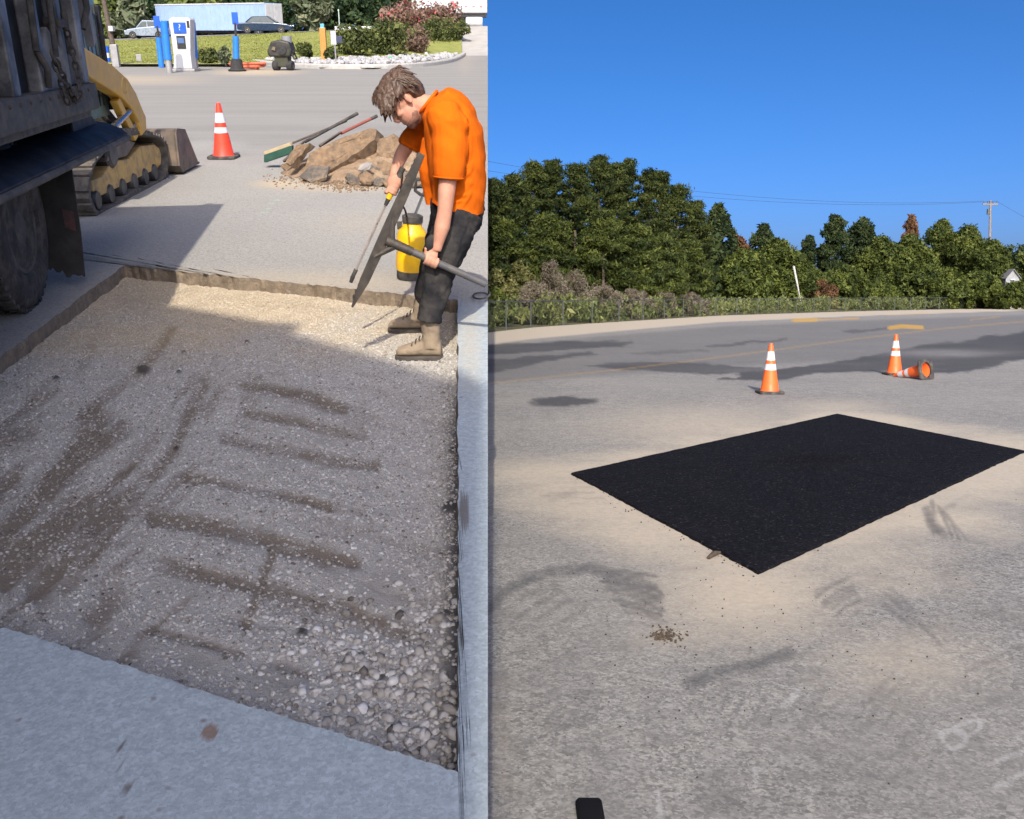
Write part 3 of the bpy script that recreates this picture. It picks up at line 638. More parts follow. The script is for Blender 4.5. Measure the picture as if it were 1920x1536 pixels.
def dump_truck():
    T = Axes([-2.769, 6.164, 0], vp_dir(650, 60)); ax = T.ax
    th = Thing('dump_truck', 'dark dusty dump truck standing at the left edge beside the cut', 'truck', T(-2.5, 1.2, 0), ML)
    th.part('chassis', MB().box(T(-3.0, 0.85, .72), (7.6, .16, .26), ax).box(T(-3.0, 1.65, .72), (7.6, .16, .26), ax).box(T(.72, 1.25, .72), (.14, 1.0, .24), ax), M_DARKSTEEL, bevel=.012)
    M_POST = pm('worn_grey_post', (0.26, 0.26, 0.26), (0.12, 0.122, 0.125), 3.5, .5, .2, bump=.2, dirt=(0.028, 0.03, 0.036), dscale=5, damt=.85)
    # dump body: side sheets, posts, rails
    zb, zt, s0, s1, W = 1.11, 2.62, -6.2, 0.80, 2.45
    b = MB().box(T((s0 + s1) / 2, .10, (zb + zt) / 2 + .05), (s1 - s0, .03, zt - zb), ax).box(T((s0 + s1) / 2, W - .1, (zb + zt) / 2 + .05), (s1 - s0, .03, zt - zb), ax)
    b.box(T((s0 + s1) / 2, W / 2, zb + .05), (s1 - s0, W - .2, .06), ax).box(T(s0 + .02, W / 2, (zb + zt) / 2), (.04, W - .2, zt - zb), ax)
    bed = th.part('dump_bed', b, M_BLACKPAINT)
    th.part('bottom_rail', MB().box(T((s0 + s1) / 2 + .02, .03, zb + .08), (s1 - s0 + .04, .12, .17), ax).box(T((s0 + s1) / 2, .05, zb - .03), (s1 - s0, .06, .05), ax), M_RAIL, parent=bed, bevel=.012)
    th.part('top_rail', MB().box(T((s0 + s1) / 2, .05, zt + .06), (s1 - s0, .16, .14), ax).box(T((s0 + s1) / 2, W - .05, zt + .06), (s1 - s0, .16, .14), ax), M_DARKSTEEL, parent=bed, bevel=.015)
    for s, w in ((.74, .13), (.30, .10), (-.22, .14), (-.75, .12), (-1.4, .12), (-2.1, .12), (-2.8, .12), (-3.5, .12), (-4.2, .12), (-4.9, .12)):
        th.part('side_post', MB().box(T(s, .045, (zb + zt) / 2 + .10), (w, .085, zt - zb - .12), ax), M_POST if s > -1 else M_DARKSTEEL, parent=bed, bevel=.012)
    tail = MB().box(T(s1 + .05, W / 2, (zb + zt) / 2 + .02), (.05, W - .1, zt - zb), ax)
    for k in range(5): tail.box(T(s1 + .09, .2 + k * (W - .4) / 4, (zb + zt) / 2), (.05, .09, zt - zb - .1), ax)
    th.part('tailgate', tail, M_DARKSTEEL, bevel=.01)
    # gusset plate, latch arms, hose and chains on the side
    g = MB(); g.prism([T(.36, .055, zb + .17), T(.66, .055, zb + .17), T(.66, .055, zb + .20), T(.52, .055, zb + .36), T(.36, .055, zb + .36)], T.l * -.05)
    th.part('gusset', g, M_RAIL, bevel=.008)
    g = MB(); g.prism([T(-.20, .05, zb + .16), T(.28, .05, zb + .16), T(.24, .05, zb + .40), T(.02, .05, zb + .52), T(-.18, .05, zb + .40)], T.l * -.04)
    th.part('hinge_plate', g, pm('worn_grey_plate', (0.24, 0.23, 0.22), (0.13, 0.125, 0.12), 9, 0.6, 0.3, bump=.3, dirt=(0.3, 0.26, 0.2), dscale=8, damt=.6), bevel=.008)
    for p, q, r in (((-.06, 2.4), (.04, 1.46), .017), ((-.42, 2.4), (-.34, 1.50), .02), ((-.34, 1.50), (-.22, 1.30), .02)):
        th.part('hose', MB().tube([T(p[0], -.01, p[1]), T((p[0] + q[0]) / 2 + .02, -.03, (p[1] + q[1]) / 2), T(q[0], -.01, q[1])], r, 10), M_RUBBER, smooth=True)
    def chain(pts):
        P = [A(p, float) for p in pts]; L = []; 
        for a, c in zip(P[:-1], P[1:]):
            m = max(1, int(np.linalg.norm(c - a) / .045)); L += [a + (c - a) * i / m for i in range(m)]
        mb = MB()
        for i, (a, c) in enumerate(zip(L[:-1], L[1:])):
            y = nrm(c - a); x = T.l if i % 2 else nrm(np.cross(y, T.l)); mid = (a + c) / 2; h = np.linalg.norm(c - a) * .68
            ring = [mid + y * h * math.cos(t) + x * .017 * math.sin(t) for t in np.linspace(0, 2 * math.pi, 9)]
            mb.tube(ring, .0075, 5, cap=False)
        return mb
    th.part('chain', chain([T(.30, -.02, zb + .56), T(.34, -.03, zb + .40), T(.35, -.04, zb + .22), T(.28, -.05, zb + .10), T(.18, -.05, zb + .08), T(.06, -.05, zb + .16), T(-.06, -.04, zb + .30), T(-.12, -.03, zb + .38)]), M_CHAIN, smooth=True)
    th.part('chain', chain([T(-.12, -.03, zb + .38), T(-.10, -.05, zb + .22), T(-.02, -.05, zb + .08), T(.02, -.05, zb + .00)]), M_CHAIN, smooth=True)
    th.part('latch', MB().box(T(.20, -.01, zb + .54), (.16, .06, .05), ax).cyl(T(.28, -.03, zb + .50), T(.28, -.03, zb + .60), .022, n=8).cyl(T(.12, -.02, zb + .54), T(.12, .05, zb + .54), .035, n=10), M_CHAIN, bevel=.005)
    # tarp arm reaching past the tail
    th.part('tarp_arm', MB().tube([T(.95, .03, 1.62), T(1.02, .0, 1.75), T(.98, .0, 2.0), T(.8, 0, 2.35), T(.4, .0, 2.74)], .022, 8), M_RUBBER, smooth=True)
    th.part('side_board', MB().prism([T(1.26, .10, 1.50), T(1.34, .10, 1.56), T(1.20, .10, 2.4), T(1.04, .10, 2.4)], T.l * -.06), pm('faded_grey_board', (0.20, 0.20, 0.215), (0.27, 0.27, 0.28), 4, .6, dirt=(.1, .1, .1), dscale=5, damt=.5))
    # fender over the wheels: a long folded sheet with rounded outer lip
    prof = [(.60, .97), (.25, .965), (.12, .945), (.02, .90), (-.02, .865), (-.02, .83), (.0, .825), (.02, .86), (.12, .915), (.25, .935), (.60, .94)]
    f = MB(); f.loft([[T(s, v, z) for v, z in prof] for s in np.linspace(-5.4, 1.62, 12)], cap=True)
    th.part('fender', f, M_BLACKPAINT, smooth=True)
    th.part('fender_lip', MB().tube([T(s, -.025, .83) for s in np.linspace(-5.4, 1.62, 8)], .022, 10), M_RAIL, smooth=True)
    bk = MB(); bk.prism([T(1.05, .16, 1.18), T(.80, .16, 1.34), T(.80, .16, .9), T(1.60, .16, .9)], T.l * .5)
    th.part('tail_hood', bk, M_BLACKPAINT, bevel=.01)
    th.part('under_panel', MB().box(T(-1.5, .42, 1.02), (4.9, .03, .20), ax), M_BLACKPAINT)
    for k in range(22):
        th.part('rivet', MB().lathe([(.003, 0), (.012, 0), (.009, .008), (.002, .010)], T(-3.2 + k * .18, -.031, zb + .13), -T.l, 8), M_CHAIN, parent=bed, smooth=True)
    # mudflap, torn along its lower edge
    rnd = random.Random(3); low = []; n = 12
    for k in range(n + 1):
        v = .08 + (.31 - .08) * k / n; low.append(T(.20, v, .055 + .05 * k / n * (1 if k > 6 else .3) + rnd.uniform(0, .035)))
    th.part('mudflap', MB().prism([T(.20, .05, .82), T(.20, .06, .35)] + low + [T(.20, .33, .35), T(.20, .36, .82)], T.u * .016), M_FLAP)
    th.part('flap_mark', MB().prism([T(.195, .085, .50), T(.195, .15, .52), T(.195, .15, .40), T(.195, .085, .37)], T.u * .003), pm('faded_red_print', (0.13, 0.05, 0.05), (0.06, 0.045, 0.042), 25, .9))
    for s in (-.33, -1.62):
        wheel_on(th, 'wheel', T(s, .36, .50), -T.l, .50, .25, M_RAIL, M_RUBBER, 44)
        wheel_on(th, 'wheel', T(s, .66, .50), -T.l, .50, .25, M_RAIL, M_RUBBER)
        wheel_on(th, 'wheel', T(s, W - .4, .50), T.l, .50, .25, M_RAIL, M_RUBBER)
        th.part('axle', MB().cyl(T(s, .6, .5), T(s, W - .4, .5), .08), M_DARKSTEEL)
    # cab, out of the picture at the near end
    c = MB().prism([T(-6.3, .15, .75), T(-6.3, .15, 2.5), T(-7.3, .15, 2.5), T(-7.7, .15, 1.7), T(-9.0, .15, 1.55), T(-9.1, .15, .65)], T.l * (W - .3))
    th.part('cab', c, M_BLACKPAINT, bevel=.05)
    wheel_on(th, 'wheel', T(-8.2, .30, .50), -T.l, .50, .28, M_CHROME, M_RUBBER)
    wheel_on(th, 'wheel', T(-8.2, W - .3, .50), T.l, .50, .28, M_CHROME, M_RUBBER)
    th.part('front_axle', MB().cyl(T(-8.2, .3, .5), T(-8.2, W - .3, .5), .08), M_DARKSTEEL)
dump_truck()

def track_loader():
    T = Axes([-3.885, 9.066, 0], vp_dir(826, 60)); ax = T.ax
    th = Thing('track_loader', 'yellow compact track loader with muddy tracks and bucket behind the truck', 'loader', T(1.2, .9, 0), ML)
    def track(v0, near):
        out = [(0.02, .0), (2.32, .0), (2.52, .08), (2.63, .22), (2.60, .36), (2.42, .47), (1.7, .60), (1.15, .66), (.75, .62), (.1, .47), (-.12, .34), (-.18, .18), (-.1, .05)]
        P = []
        for (a, b), (c, d) in zip(out, out[1:] + out[:1]):
            m = max(1, int(math.hypot(c - a, d - b) / .10)); P += [(a + (c - a) * i / m, b + (d - b) * i / m) for i in range(m)]
        n = len(P); mb = MB(); R = []
        cen = (1.2, .32)
        for s, z in P: 
            k = 1 - .055 / max(.2, math.hypot(s - cen[0], z - cen[1])); si, zi = cen[0] + (s - cen[0]) * k, cen[1] + (z - cen[1]) * k
            R.append([T(s, v0, z), T(s, v0 + .40, z), T(si, v0 + .40, zi), T(si, v0, zi)])
        R.append(R[0]); mb.loft(R, cap=False)
        tr = th.part('track', mb, M_DUSTRUB)
        lug = MB()
        for i in range(0, n):
            (a, b), (c, d) = P[i], P[(i + 1) % n]; mid = T((a + c) / 2, v0 + .2, (b + d) / 2); y = nrm(T(c, 0, d) - T(a, 0, b)); zz = np.cross(y, T.l); zz = zz if zz @ (mid - T(1.2, v0 + .2, .32)) > 0 else -zz
            if b > .03 or d > .03: lug.box(mid + zz * .012, (.045, .41, .03), (y, T.l, zz))
        th.part('tread', lug, M_DUSTRUB, parent=tr)
        fr = MB(); fr.prism([T(.12, v0 + .05, .13), T(2.15, v0 + .05, .13), T(2.38, v0 + .05, .26), T(2.3, v0 + .05, .40), T(1.75, v0 + .05, .44), T(1.3, v0 + .05, .36), T(.75, v0 + .05, .40), T(.4, v0 + .05, .30), T(.1, v0 + .05, .30)], T.l * .3)
        th.part('track_frame', fr, M_MUDYEL, parent=tr, bevel=.012)
        th.part('frame_plate', MB().prism([T(.55, v0 + .035, .42), T(1.2, v0 + .035, .40), T(1.55, v0 + .035, .50), T(1.2, v0 + .035, .57), T(.7, v0 + .035, .53)], T.l * .25), M_BUCKET, parent=tr, bevel=.01)
        for s in (.15, .55, .95, 1.35, 1.75, 2.12):
            th.part('roller', MB().lathe([(.02, 0), (.085, 0), (.10, .03), (.10, .3), (.02, .3)], T(s, v0 + .03, .11), T.l, 16), M_DARKSTEEL, parent=tr, smooth=True)
        th.part('idler', MB().lathe([(.02, 0), (.10, .0), (.15, .05), (.15, .25), (.02, .25)], T(2.34, v0 + .04, .26), T.l, 18), M_MUDYEL, parent=tr, smooth=True)
        th.part('sprocket', MB().lathe([(.02, 0), (.12, .0), (.16, .04), (.16, .22), (.02, .22)], T(.75, v0 + .02, .48), T.l, 18), M_DARKSTEEL, parent=tr, smooth=True)
    track(0.0, True); track(1.45, False)
    th.part('body', MB().prism([T(.0, .46, .42), T(2.1, .46, .42), T(2.2, .46, .60), T(1.8, .46, .95), T(.6, .46, 1.15), T(-.3, .46, 1.15), T(-.35, .46, .7)], T.l * .9), M_DARKSTEEL, bevel=.03)
    cab = th.part('cab', MB().box(T(.55, .18, 1.45), (.07, .07, 1.1), ax).box(T(1.35, .18, 1.35), (.06, .07, 1.0), ax).box(T(.55, 1.32, 1.45), (.07, .07, 1.1), ax).box(T(1.35, 1.32, 1.35), (.06, .07, 1.0), ax).box(T(.9, .9, 2.0), (1.1, 1.0, .10), ax), M_BLACKPAINT, bevel=.015)
    th.part('side_window', MB().box(T(.95, .195, 1.35), (.76, .012, 1.1), ax), M_CABGLASS, parent=cab)
    gb = MB()
    for k in range(6): gb.box(T(.70 + k * .11, .172, 1.38), (.012, .012, .95), ax)
    for k in range(5): gb.box(T(.95, .176, 1.0 + k * .19), (.70, .010, .012), ax)
    th.part('window_grille', gb, M_DARKSTEEL, parent=cab)
    # lift arms
    def arm(v0):
        a = MB(); a.prism([T(-.6, v0, 1.75), T(.33, v0, 1.45), T(1.0, v0, 1.29), T(1.40, v0, 1.15), T(1.62, v0, 1.00), T(1.78, v0, .82), T(1.86, v0, .74), T(1.82, v0, .60), T(1.62, v0, .56), T(1.60, v0, .70), T(1.42, v0, .86), T(1.10, v0, 1.00), T(.33, v0, 1.20), T(-.6, v0, 1.5)], T.l * .14)
        o = th.part('lift_arm', a, M_YELLOW, bevel=.015)
        th.part('arm_seam', MB().tube([T(1.24 + .075 * math.cos(t), v0 - .002, 1.09 + .075 * math.sin(t)) for t in np.linspace(0, 2 * math.pi, 20)], .006, 5, cap=False), M_MUDYEL, parent=o)
        th.part('lift_cylinder', MB().tube([T(.9, v0 + .05, .72), T(1.5, v0 + .05, .84)], .035, 10).tube([T(1.1, v0 + .05, .60), T(1.72, v0 + .05, .70)], .022, 8), M_CHROME, parent=o, smooth=True)
        th.part('link', MB().prism([T(1.05, v0 + .03, .95), T(1.16, v0 + .03, .98), T(1.60, v0 + .03, .56), T(1.48, v0 + .03, .52)], T.l * .08), M_YELLOW, parent=o, bevel=.01)
        return o
    arm(-.02); arm(1.36)
    th.part('hydraulic_block', MB().prism([T(1.35, .24, .92), T(1.72, .24, .72), T(1.74, .24, .55), T(1.5, .24, .52)], T.l * .2).tube([T(1.2, .3, .9), T(1.35, .25, .75), T(1.55, .25, .70)], .02, 6), M_RUBBER, bevel=.01)
    # bucket
    bp = [(2.62, .50), (2.70, .54), (3.05, .50), (3.50, .06), (3.45, .03), (2.72, .03), (2.60, .12)]
    b = MB(); b.prism([T(s, -.12, z) for s, z in bp], T.l * .03); b.prism([T(s, 1.90, z) for s, z in bp], T.l * .03)
    b.loft([[T(s, v, z) for s, z in ((2.70, .54), (2.62, .50), (2.60, .12), (2.72, .03), (3.46, .03), (3.46, .055), (2.75, .06), (2.65, .15), (2.66, .48), (2.71, .51))] for v in (-.10, 1.91)], cap=True)
    bk = th.part('bucket', b, M_BUCKET)
    th.part('cutting_edge', MB().box(T(3.50, .9, .04), (.14, 2.04, .025), ax), M_DARKSTEEL, parent=bk)
    th.part('quick_coupler', MB().box(T(2.5, .9, .32), (.10, 1.2, .40), ax), M_BUCKET, bevel=.02)
track_loader()

# ------------------------------------------------------------------ cones
M_CONE_O = pm('cone_orange', (0.90, 0.145, 0.022), (0.82, 0.12, 0.02), 5, 0.5, dirt=(0.45, 0.13, 0.05), dscale=9, damt=0.35)
M_CONE_R = pm('cone_red', (0.92, 0.055, 0.02), (0.85, 0.045, 0.02), 5, 0.5, dirt=(0.5, 0.08, 0.04), dscale=9, damt=0.3)
M_COLLAR = pm('cone_reflective_white', (0.72, 0.72, 0.74), (0.62, 0.62, 0.65), 20, 0.35, dirt=(0.45, 0.43, 0.4), dscale=14, damt=0.35)
M_CONEBASE = pm('cone_black_base', (0.03, 0.029, 0.029), (0.06, 0.056, 0.05), 9, 0.85, bump=.2, dirt=(0.2, 0.17, 0.13), dscale=9, damt=0.4)
def cone(label, base, site, h=0.73, red=False, ML_=None, group='traffic cones'):
    th = Thing('traffic_cone', label, 'traffic cone', (0, 0, 0), Matrix.Identity(4), group)
    m = M_CONE_R if red else M_CONE_O
    R0, R1 = .135, .028; rr = lambda t: R0 + (R1 - R0) * t
    b = MB(); nb_ = 32; hole = R0 - .004
    def sq(a, h_): k = h_ / max(abs(math.cos(a)), abs(math.sin(a))); k = min(k, h_ * 1.28); return (k * math.cos(a), k * math.sin(a))
    A_ = [2 * math.pi * (k + .5) / nb_ for k in range(nb_)]
    ring = lambda h_, z: [(*sq(a, h_), z) for a in A_]; circ = lambda z: [(hole * math.cos(a), hole * math.sin(a), z) for a in A_]
    b.loft([circ(.0), ring(.178, .0), ring(.186, .008), ring(.186, .034), ring(.176, .044), circ(.044), circ(.0)], cap=False)
    th.part('base', b, M_CONEBASE)
    body = MB(); n = 32; pr = [(R0 + .012, .040), (R0, .06)]
    pr += [(rr(t), .06 + (h - .06) * t) for t in (.2, .4, .6, .8, .97)] + [(R1 * .9, h)]
    inn = [(max(.012, r - .008), z - .004) for r, z in pr[::-1]]
    mb = MB(); rings = [[(r * math.cos(2 * math.pi * k / n), r * math.sin(2 * math.pi * k / n), z) for k in range(n)] for r, z in pr + inn]
    mb.loft(rings, cap=False); bo = th.part('body', mb, m, smooth=True)
    for t0, t1 in ((.43, .56), (.64, .83)) if not red else ((.42, .53), (.62, .81)):
        z0, z1 = .06 + (h - .06) * t0, .06 + (h - .06) * t1
        c = MB(); c.loft([[((r) * math.cos(2 * math.pi * k / n), (r) * math.sin(2 * math.pi * k / n), z) for k in range(n)] for r, z in ((rr(t0) + .0025, z0), (rr(t1) + .0025, z1))], cap=False)
        th.part('reflective_collar', c, M_COLLAR, parent=bo, smooth=True)
    th.o.matrix_world = site @ (ML_ if ML_ is not None else Matrix.Translation(Vector(A(base, float))))
    return th
cone('red traffic cone standing alone in front of the rubble pile and loader', LG(420, 297), ML, .72, True)
# ------------------------------------------------------------------ worker
def remeshed(name, mb, voxel, smooth_it, base, noise=None):
    me = mb.mesh(name, base); o = bpy.data.objects.new('tmp', me); COL.objects.link(o)
    m = o.modifiers.new('r', 'REMESH'); m.mode = 'VOXEL'; m.voxel_size = voxel
    if smooth_it:
        s = o.modifiers.new('s', 'SMOOTH'); s.iterations = smooth_it; s.factor = .5
    dg = bpy.context.evaluated_depsgraph_get(); dg.update()
    out = bpy.data.meshes.new_from_object(o.evaluated_get(dg)); out.name = name
    bpy.data.objects.remove(o)
    if noise is not None:
        n = len(out.vertices); co = np.empty(n * 3, np.float32); out.vertices.foreach_get('co', co); co = co.reshape(-1, 3)
        nr = np.empty(n * 3, np.float32); out.vertices.foreach_get('normal', nr); nr = nr.reshape(-1, 3)
        co = co + nr * noise(co)[:, None]; out.vertices.foreach_set('co', co.astype(np.float32).ravel()); out.update()
    out.shade_smooth(); return out
M_SKIN = pm('warm_skin', (0.56, 0.30, 0.205), (0.48, 0.235, 0.16), 14, 0.6, spec=.25, bump=.08, bscale=90, bdist=.002)  # the skin's own warm two-tone colour
M_SHIRT = pm('orange_cotton', (0.70, 0.135, 0.006), (0.62, 0.115, 0.006), 8, 0.95, spec=.08, bump=.25, bscale=220, bdist=.002)
M_PANTS = pm('charcoal_work_trousers', (0.018, 0.018, 0.021), (0.034, 0.033, 0.035), 9, 0.95, spec=.1, bump=.25, bscale=180, bdist=.002, dirt=(0.11, 0.10, 0.085), dscale=6, damt=.4)
M_BOOT = pm('tan_work_boot', (0.28, 0.215, 0.145), (0.20, 0.155, 0.11), 16, 0.8, bump=.3, bscale=60, dirt=(0.36, 0.29, 0.2), dscale=10, damt=.5)
M_SOLE = pm('dark_boot_sole', (0.05, 0.042, 0.036), (0.08, 0.07, 0.06), 16, 0.9)
M_HAIR = pm('brown_hair', (0.06, 0.036, 0.024), (0.115, 0.07, 0.046), 30, 0.5, bump=.5, bscale=70, bdist=.008)
M_BEARD = pm('dark_beard', (0.17, 0.085, 0.058), (0.24, 0.12, 0.085), 40, 0.8)

def worker():
    K = lambda px, py, y=5.33: LY(px, py, y)
    base = A([*LG(792, 622)[:2], PITZ]); mp = mpp(K(800, 350), PL, HL)      # metres per pixel at the man
    th = Thing('person', 'man in orange T-shirt and dark trousers bending over the gravel with a rake', 'person', base, ML)
    R = lambda *a: [x * mp for x in a]
    ydir = A([0, 1., 0])
    # --- skin: head, neck, arms, hands in one surface
    sk = MB()
    hf = nrm(K(712, 226, 5.30) - K(752, 178, 5.33))           # where the face looks (down and left)
    hu = nrm(np.cross(ydir, hf)); hu = hu if hu[2] > 0 else -hu   # crown direction
    side = nrm(np.cross(hf, hu))
    hc = K(760, 190, 5.33); ax = (hf, side, hu)
    H = lambda f, s, u: hc + hf * f + side * s + hu * u
    sk.ell(H(0, 0, .035), (.100, .078, .098), ax, 20, 14)                     # skull
    sk.ell(H(.022, 0, -.045), (.074, .064, .085), ax, 18, 12)                 # face
    sk.ell(H(.058, 0, -.098), (.030, .034, .028), ax, 12, 8)                  # chin
    sk.ell(H(.035, 0, -.085), (.055, .054, .035), ax, 12, 8)                  # jaw
    sk.tube([H(.092, 0, .012), H(.104, 0, -.018), H(.114, 0, -.034)], [.009, .012, .015], 8)   # nose
    sk.ell(H(.103, 0, -.040), (.012, .018, .009), ax, 8, 6)
    sk.ell(H(.090, 0, .028), (.014, .052, .012), ax, 12, 6)                   # brow
    sk.ell(H(.086, 0, -.064), (.012, .024, .008), ax, 10, 6)                  # lips
    sk.ell(H(.084, 0, -.074), (.012, .022, .008), ax, 10, 6)
    for s in (-1, 1):
        sk.ell(H(.062, s * .042, -.022), (.026, .020, .018), ax, 10, 6)       # cheeks
        sk.ell(H(-.016, s * .084, -.006), (.017, .008, .031), ax, 10, 8)      # ears
    sk.tube([H(-.030, 0, -.045), K(797, 200, 5.33), K(822, 205, 5.34)], [.060, .062, .075], 14)     # neck
    # near (his left) arm
    sk.tube([K(842, 250, 5.12), K(841, 325, 5.08), K(837, 362, 5.06), K(834, 398, 5.05), K(829, 425, 5.04), K(822, 455, 5.035), K(818, 470, 5.03)], R(20, 16.5, 15.5, 13.5, 14.5, 10, 9), 14)
    # far arm
    sk.tube([K(795, 235, 5.56), K(768, 265, 5.58), K(752, 292, 5.56), K(742, 318, 5.50), K(738, 334, 5.47)], R(19, 15, 13.5, 10, 9), 14)
    def hand(palm_c, along, palm_n, thumb_dir, grip_c, grip_ax, gr):
        """palm plus four fingers and thumb wrapped round a bar (grip_c, grip_ax, radius)"""
        al, pn = nrm(along), nrm(palm_n); ac = nrm(np.cross(al, pn))
        sk.ell(palm_c, (.046, .040, .019), (al, ac, pn), 12, 8)
        gx, gy, gz = frame(grip_ax)
        start = palm_c - grip_c; start = start - gz * (start @ gz); a0 = math.atan2(start @ gy, start @ gx)
        sgn = 1 if ((-gx * math.sin(a0) + gy * math.cos(a0)) @ al) > 0 else -1
        for i, (o, L) in enumerate(((-.030, 2.9), (-.010, 3.25), (.011, 3.1), (.030, 2.6))):
            pts = []
            for t in np.linspace(0, L, 7):
                a = a0 + sgn * t; rad = gr + .0095
                pts.append(grip_c + gz * (o + 0) + (gx * math.cos(a) + gy * math.sin(a)) * rad)
            pts[0] = palm_c + gz * o * .9 + al * .018
            sk.tube(pts, [.0105, .0102, .0098, .0094, .009, .0085, .0075], 8)
        tp = []
        for t in np.linspace(0, 2.1, 6):
            a = a0 - sgn * t; tp.append(grip_c + gz * (-.042 * (1 if thumb_dir > 0 else -1)) + (gx * math.cos(a) + gy * math.sin(a)) * (gr + .011))
        tp[0] = palm_c - al * .025 + gz * (-.030 * (1 if thumb_dir > 0 else -1))
        sk.tube(tp, [.014, .0135, .012, .0115, .0105, .009], 8)
    HA, HB = K(727, 452, 5.00), K(911, 533, 5.08)            # rake handle ends
    gd = nrm(HB - HA); gpt = K(809, 488, 5.04)
    hand(gpt + A([.0, -.012, .036]), nrm(A([-.15, -.3, -1.])), A([0.1, .8, -.6]), 1, gpt, gd, .021)
    WA, WB = K(748, 330, 5.44), K(661, 520, 5.36)            # spray wand ends
    gp2 = K(738, 352, 5.44)
    hand(gp2 + A([.006, -.010, .034]), nrm(A([-.35, -.2, -1.])), A([-.1, .8, -.5]), -1, gp2, nrm(WB - WA), .017)
    body = th.part('body', remeshed('body', sk, .0055, 3, base), M_SKIN)
    # --- eyes: lids are closed downwards; small dark lash lines
    for s in (-1, 1):
        th.part('eye', MB().ell(H(.083, s * .033, .006), (.010, .015, .006), ax, 10, 6), pm('eye_dark', (0.03, 0.02, 0.016), None, 20, .3), parent=body, smooth=True)
    # beard
    bd = MB()
    bd.ell(H(.056, 0, -.101), (.035, .038, .031), ax, 14, 9); bd.ell(H(.032, 0, -.089), (.060, .059, .036), ax, 16, 9)
    for s in (-1, 1): bd.ell(H(.018, s * .046, -.074), (.026, .017, .026), ax, 10, 7)
    th.part('beard', remeshed('beard', bd, .006, 2, base, lambda c: (fbm(c[:, 0] * 90 + c[:, 1] * 30, c[:, 2] * 90, 3) - .5) * .006), M_BEARD, parent=body)
    # hair: a cap of thick locks brushed forwards
    hr = MB()
    hr.ell(H(-.014, 0, .070), (.116, .096, .090), ax, 20, 12); hr.ell(H(-.070, 0, .020), (.062, .082, .085), ax, 16, 10)
    rnd = random.Random(8)
    for i in range(260):
        th_ = rnd.uniform(-1.7, 1.7); q = rnd.uniform(-.75, 1.0)
        s0 = math.sin(th_) * .092; u0 = .070 + math.cos(th_) * .082; f0 = q * .105 - .010
        p0 = H(f0, s0, u0 - .02 * abs(q)); L = rnd.uniform(.035, .075)
        dr = hf * (.75 if q > -.3 else -.25) + hu * (-.45 if q > -.3 else -.8) + side * math.sin(th_) * .15 + A([rnd.uniform(-.2, .2) for _ in range(3)])
        if q > .45 and abs(th_) < 1.2: dr = hf * .45 + hu * (-.9) + side * rnd.uniform(-.2, .2)
        dr = nrm(dr); p1 = p0 + dr * L * .55 + hu * .006; p2 = p0 + dr * L
        hr.tube([p0 - dr * .015, p1, p2], [.013, .011, .0035], 6)
    for s in (-1, 1):
        for k in range(7): hr.tube([H(.03 - k * .014, s * .080, .06), H(.03 - k * .016, s * .086, .038), H(.028 - k * .018, s * .082, .022 - .008 * (k % 3) - (.03 if k > 4 else 0))], [.012, .010, .005], 6)
    th.part('hair', remeshed('hair', hr, .005, 1, base, lambda c: (fbm(c[:, 0] * 130, c[:, 1] * 60 + c[:, 2] * 130, 5) - .5) * .006), M_HAIR, parent=body)
    st_ = MB()
    for i in range(620):
        a_ = rnd.uniform(-1.9, 1.9); q = rnd.uniform(-.95, 1.0)
        p0 = H(q * .112 - .012, math.sin(a_) * .100, .072 + math.cos(a_) * .090 - .02 * abs(q)); L = rnd.uniform(.022, .05)
        dr = nrm(hf * (.6 if q > -.3 else -.35) + hu * (-.7 if q > -.3 else -.9) + side * math.sin(a_) * .25 + A([rnd.uniform(-.22, .22) for _ in range(3)]))
        st_.tube([p0, p0 + dr * L * .5 + hu * .004, p0 + dr * L], [.0042, .0034, .0012], 4, cap=False)
    th.part('hair_strands', st_, M_HAIR, parent=body, smooth=True)
    # --- shirt
    sh = MB(); rings = []
    #           centre px      half thickness px, half width m, tilt of the section
    S = [(806, 190, 22, .085, -50), (815, 192, 36, .135, -48), (828, 203, 44, .185, -38), (842, 226, 50, .205, -24), (853, 258, 54, .205, -12), (858, 300, 54, .198, -4), (859, 345, 51, .195, 4), (858, 378, 51, .205, 12), (857, 388, 52, .21, 14)]
    xr = nrm(K(900, 300) - K(800, 300))
    for cx, cy, ht, hw, tl in S:
        c = K(cx, cy, 5.335); a = math.radians(tl); d = nrm(xr * math.cos(a) - A([0, 0, 1.]) * math.sin(a)); rg = []
        for k in range(28):
            t = 2 * math.pi * k / 28; ct, st = math.cos(t), math.sin(t)
            rg.append(c + d * ht * mp * math.copysign(abs(ct) ** .85, ct) + ydir * hw * math.copysign(abs(st) ** .8, st))
        rings.append(rg)
    sh.loft(rings)
    sh.tube([K(832, 212, 5.20), K(842, 240, 5.13), K(845, 285, 5.10), K(842, 322, 5.08), K(841, 334, 5.08)], R(34, 35, 30, 27, 27), 16)
    sh.tube([K(812, 215, 5.47), K(793, 235, 5.55), K(774, 264, 5.58), K(768, 276, 5.58)], R(30, 29, 24, 23), 16)
    sh.tube([K(808, 260, 5.40), K(802, 320, 5.38), K(806, 372, 5.40), K(808, 386, 5.40)], R(16, 17, 14, 13), 10)    # loose front hanging away from the belly
    yn = 5.13
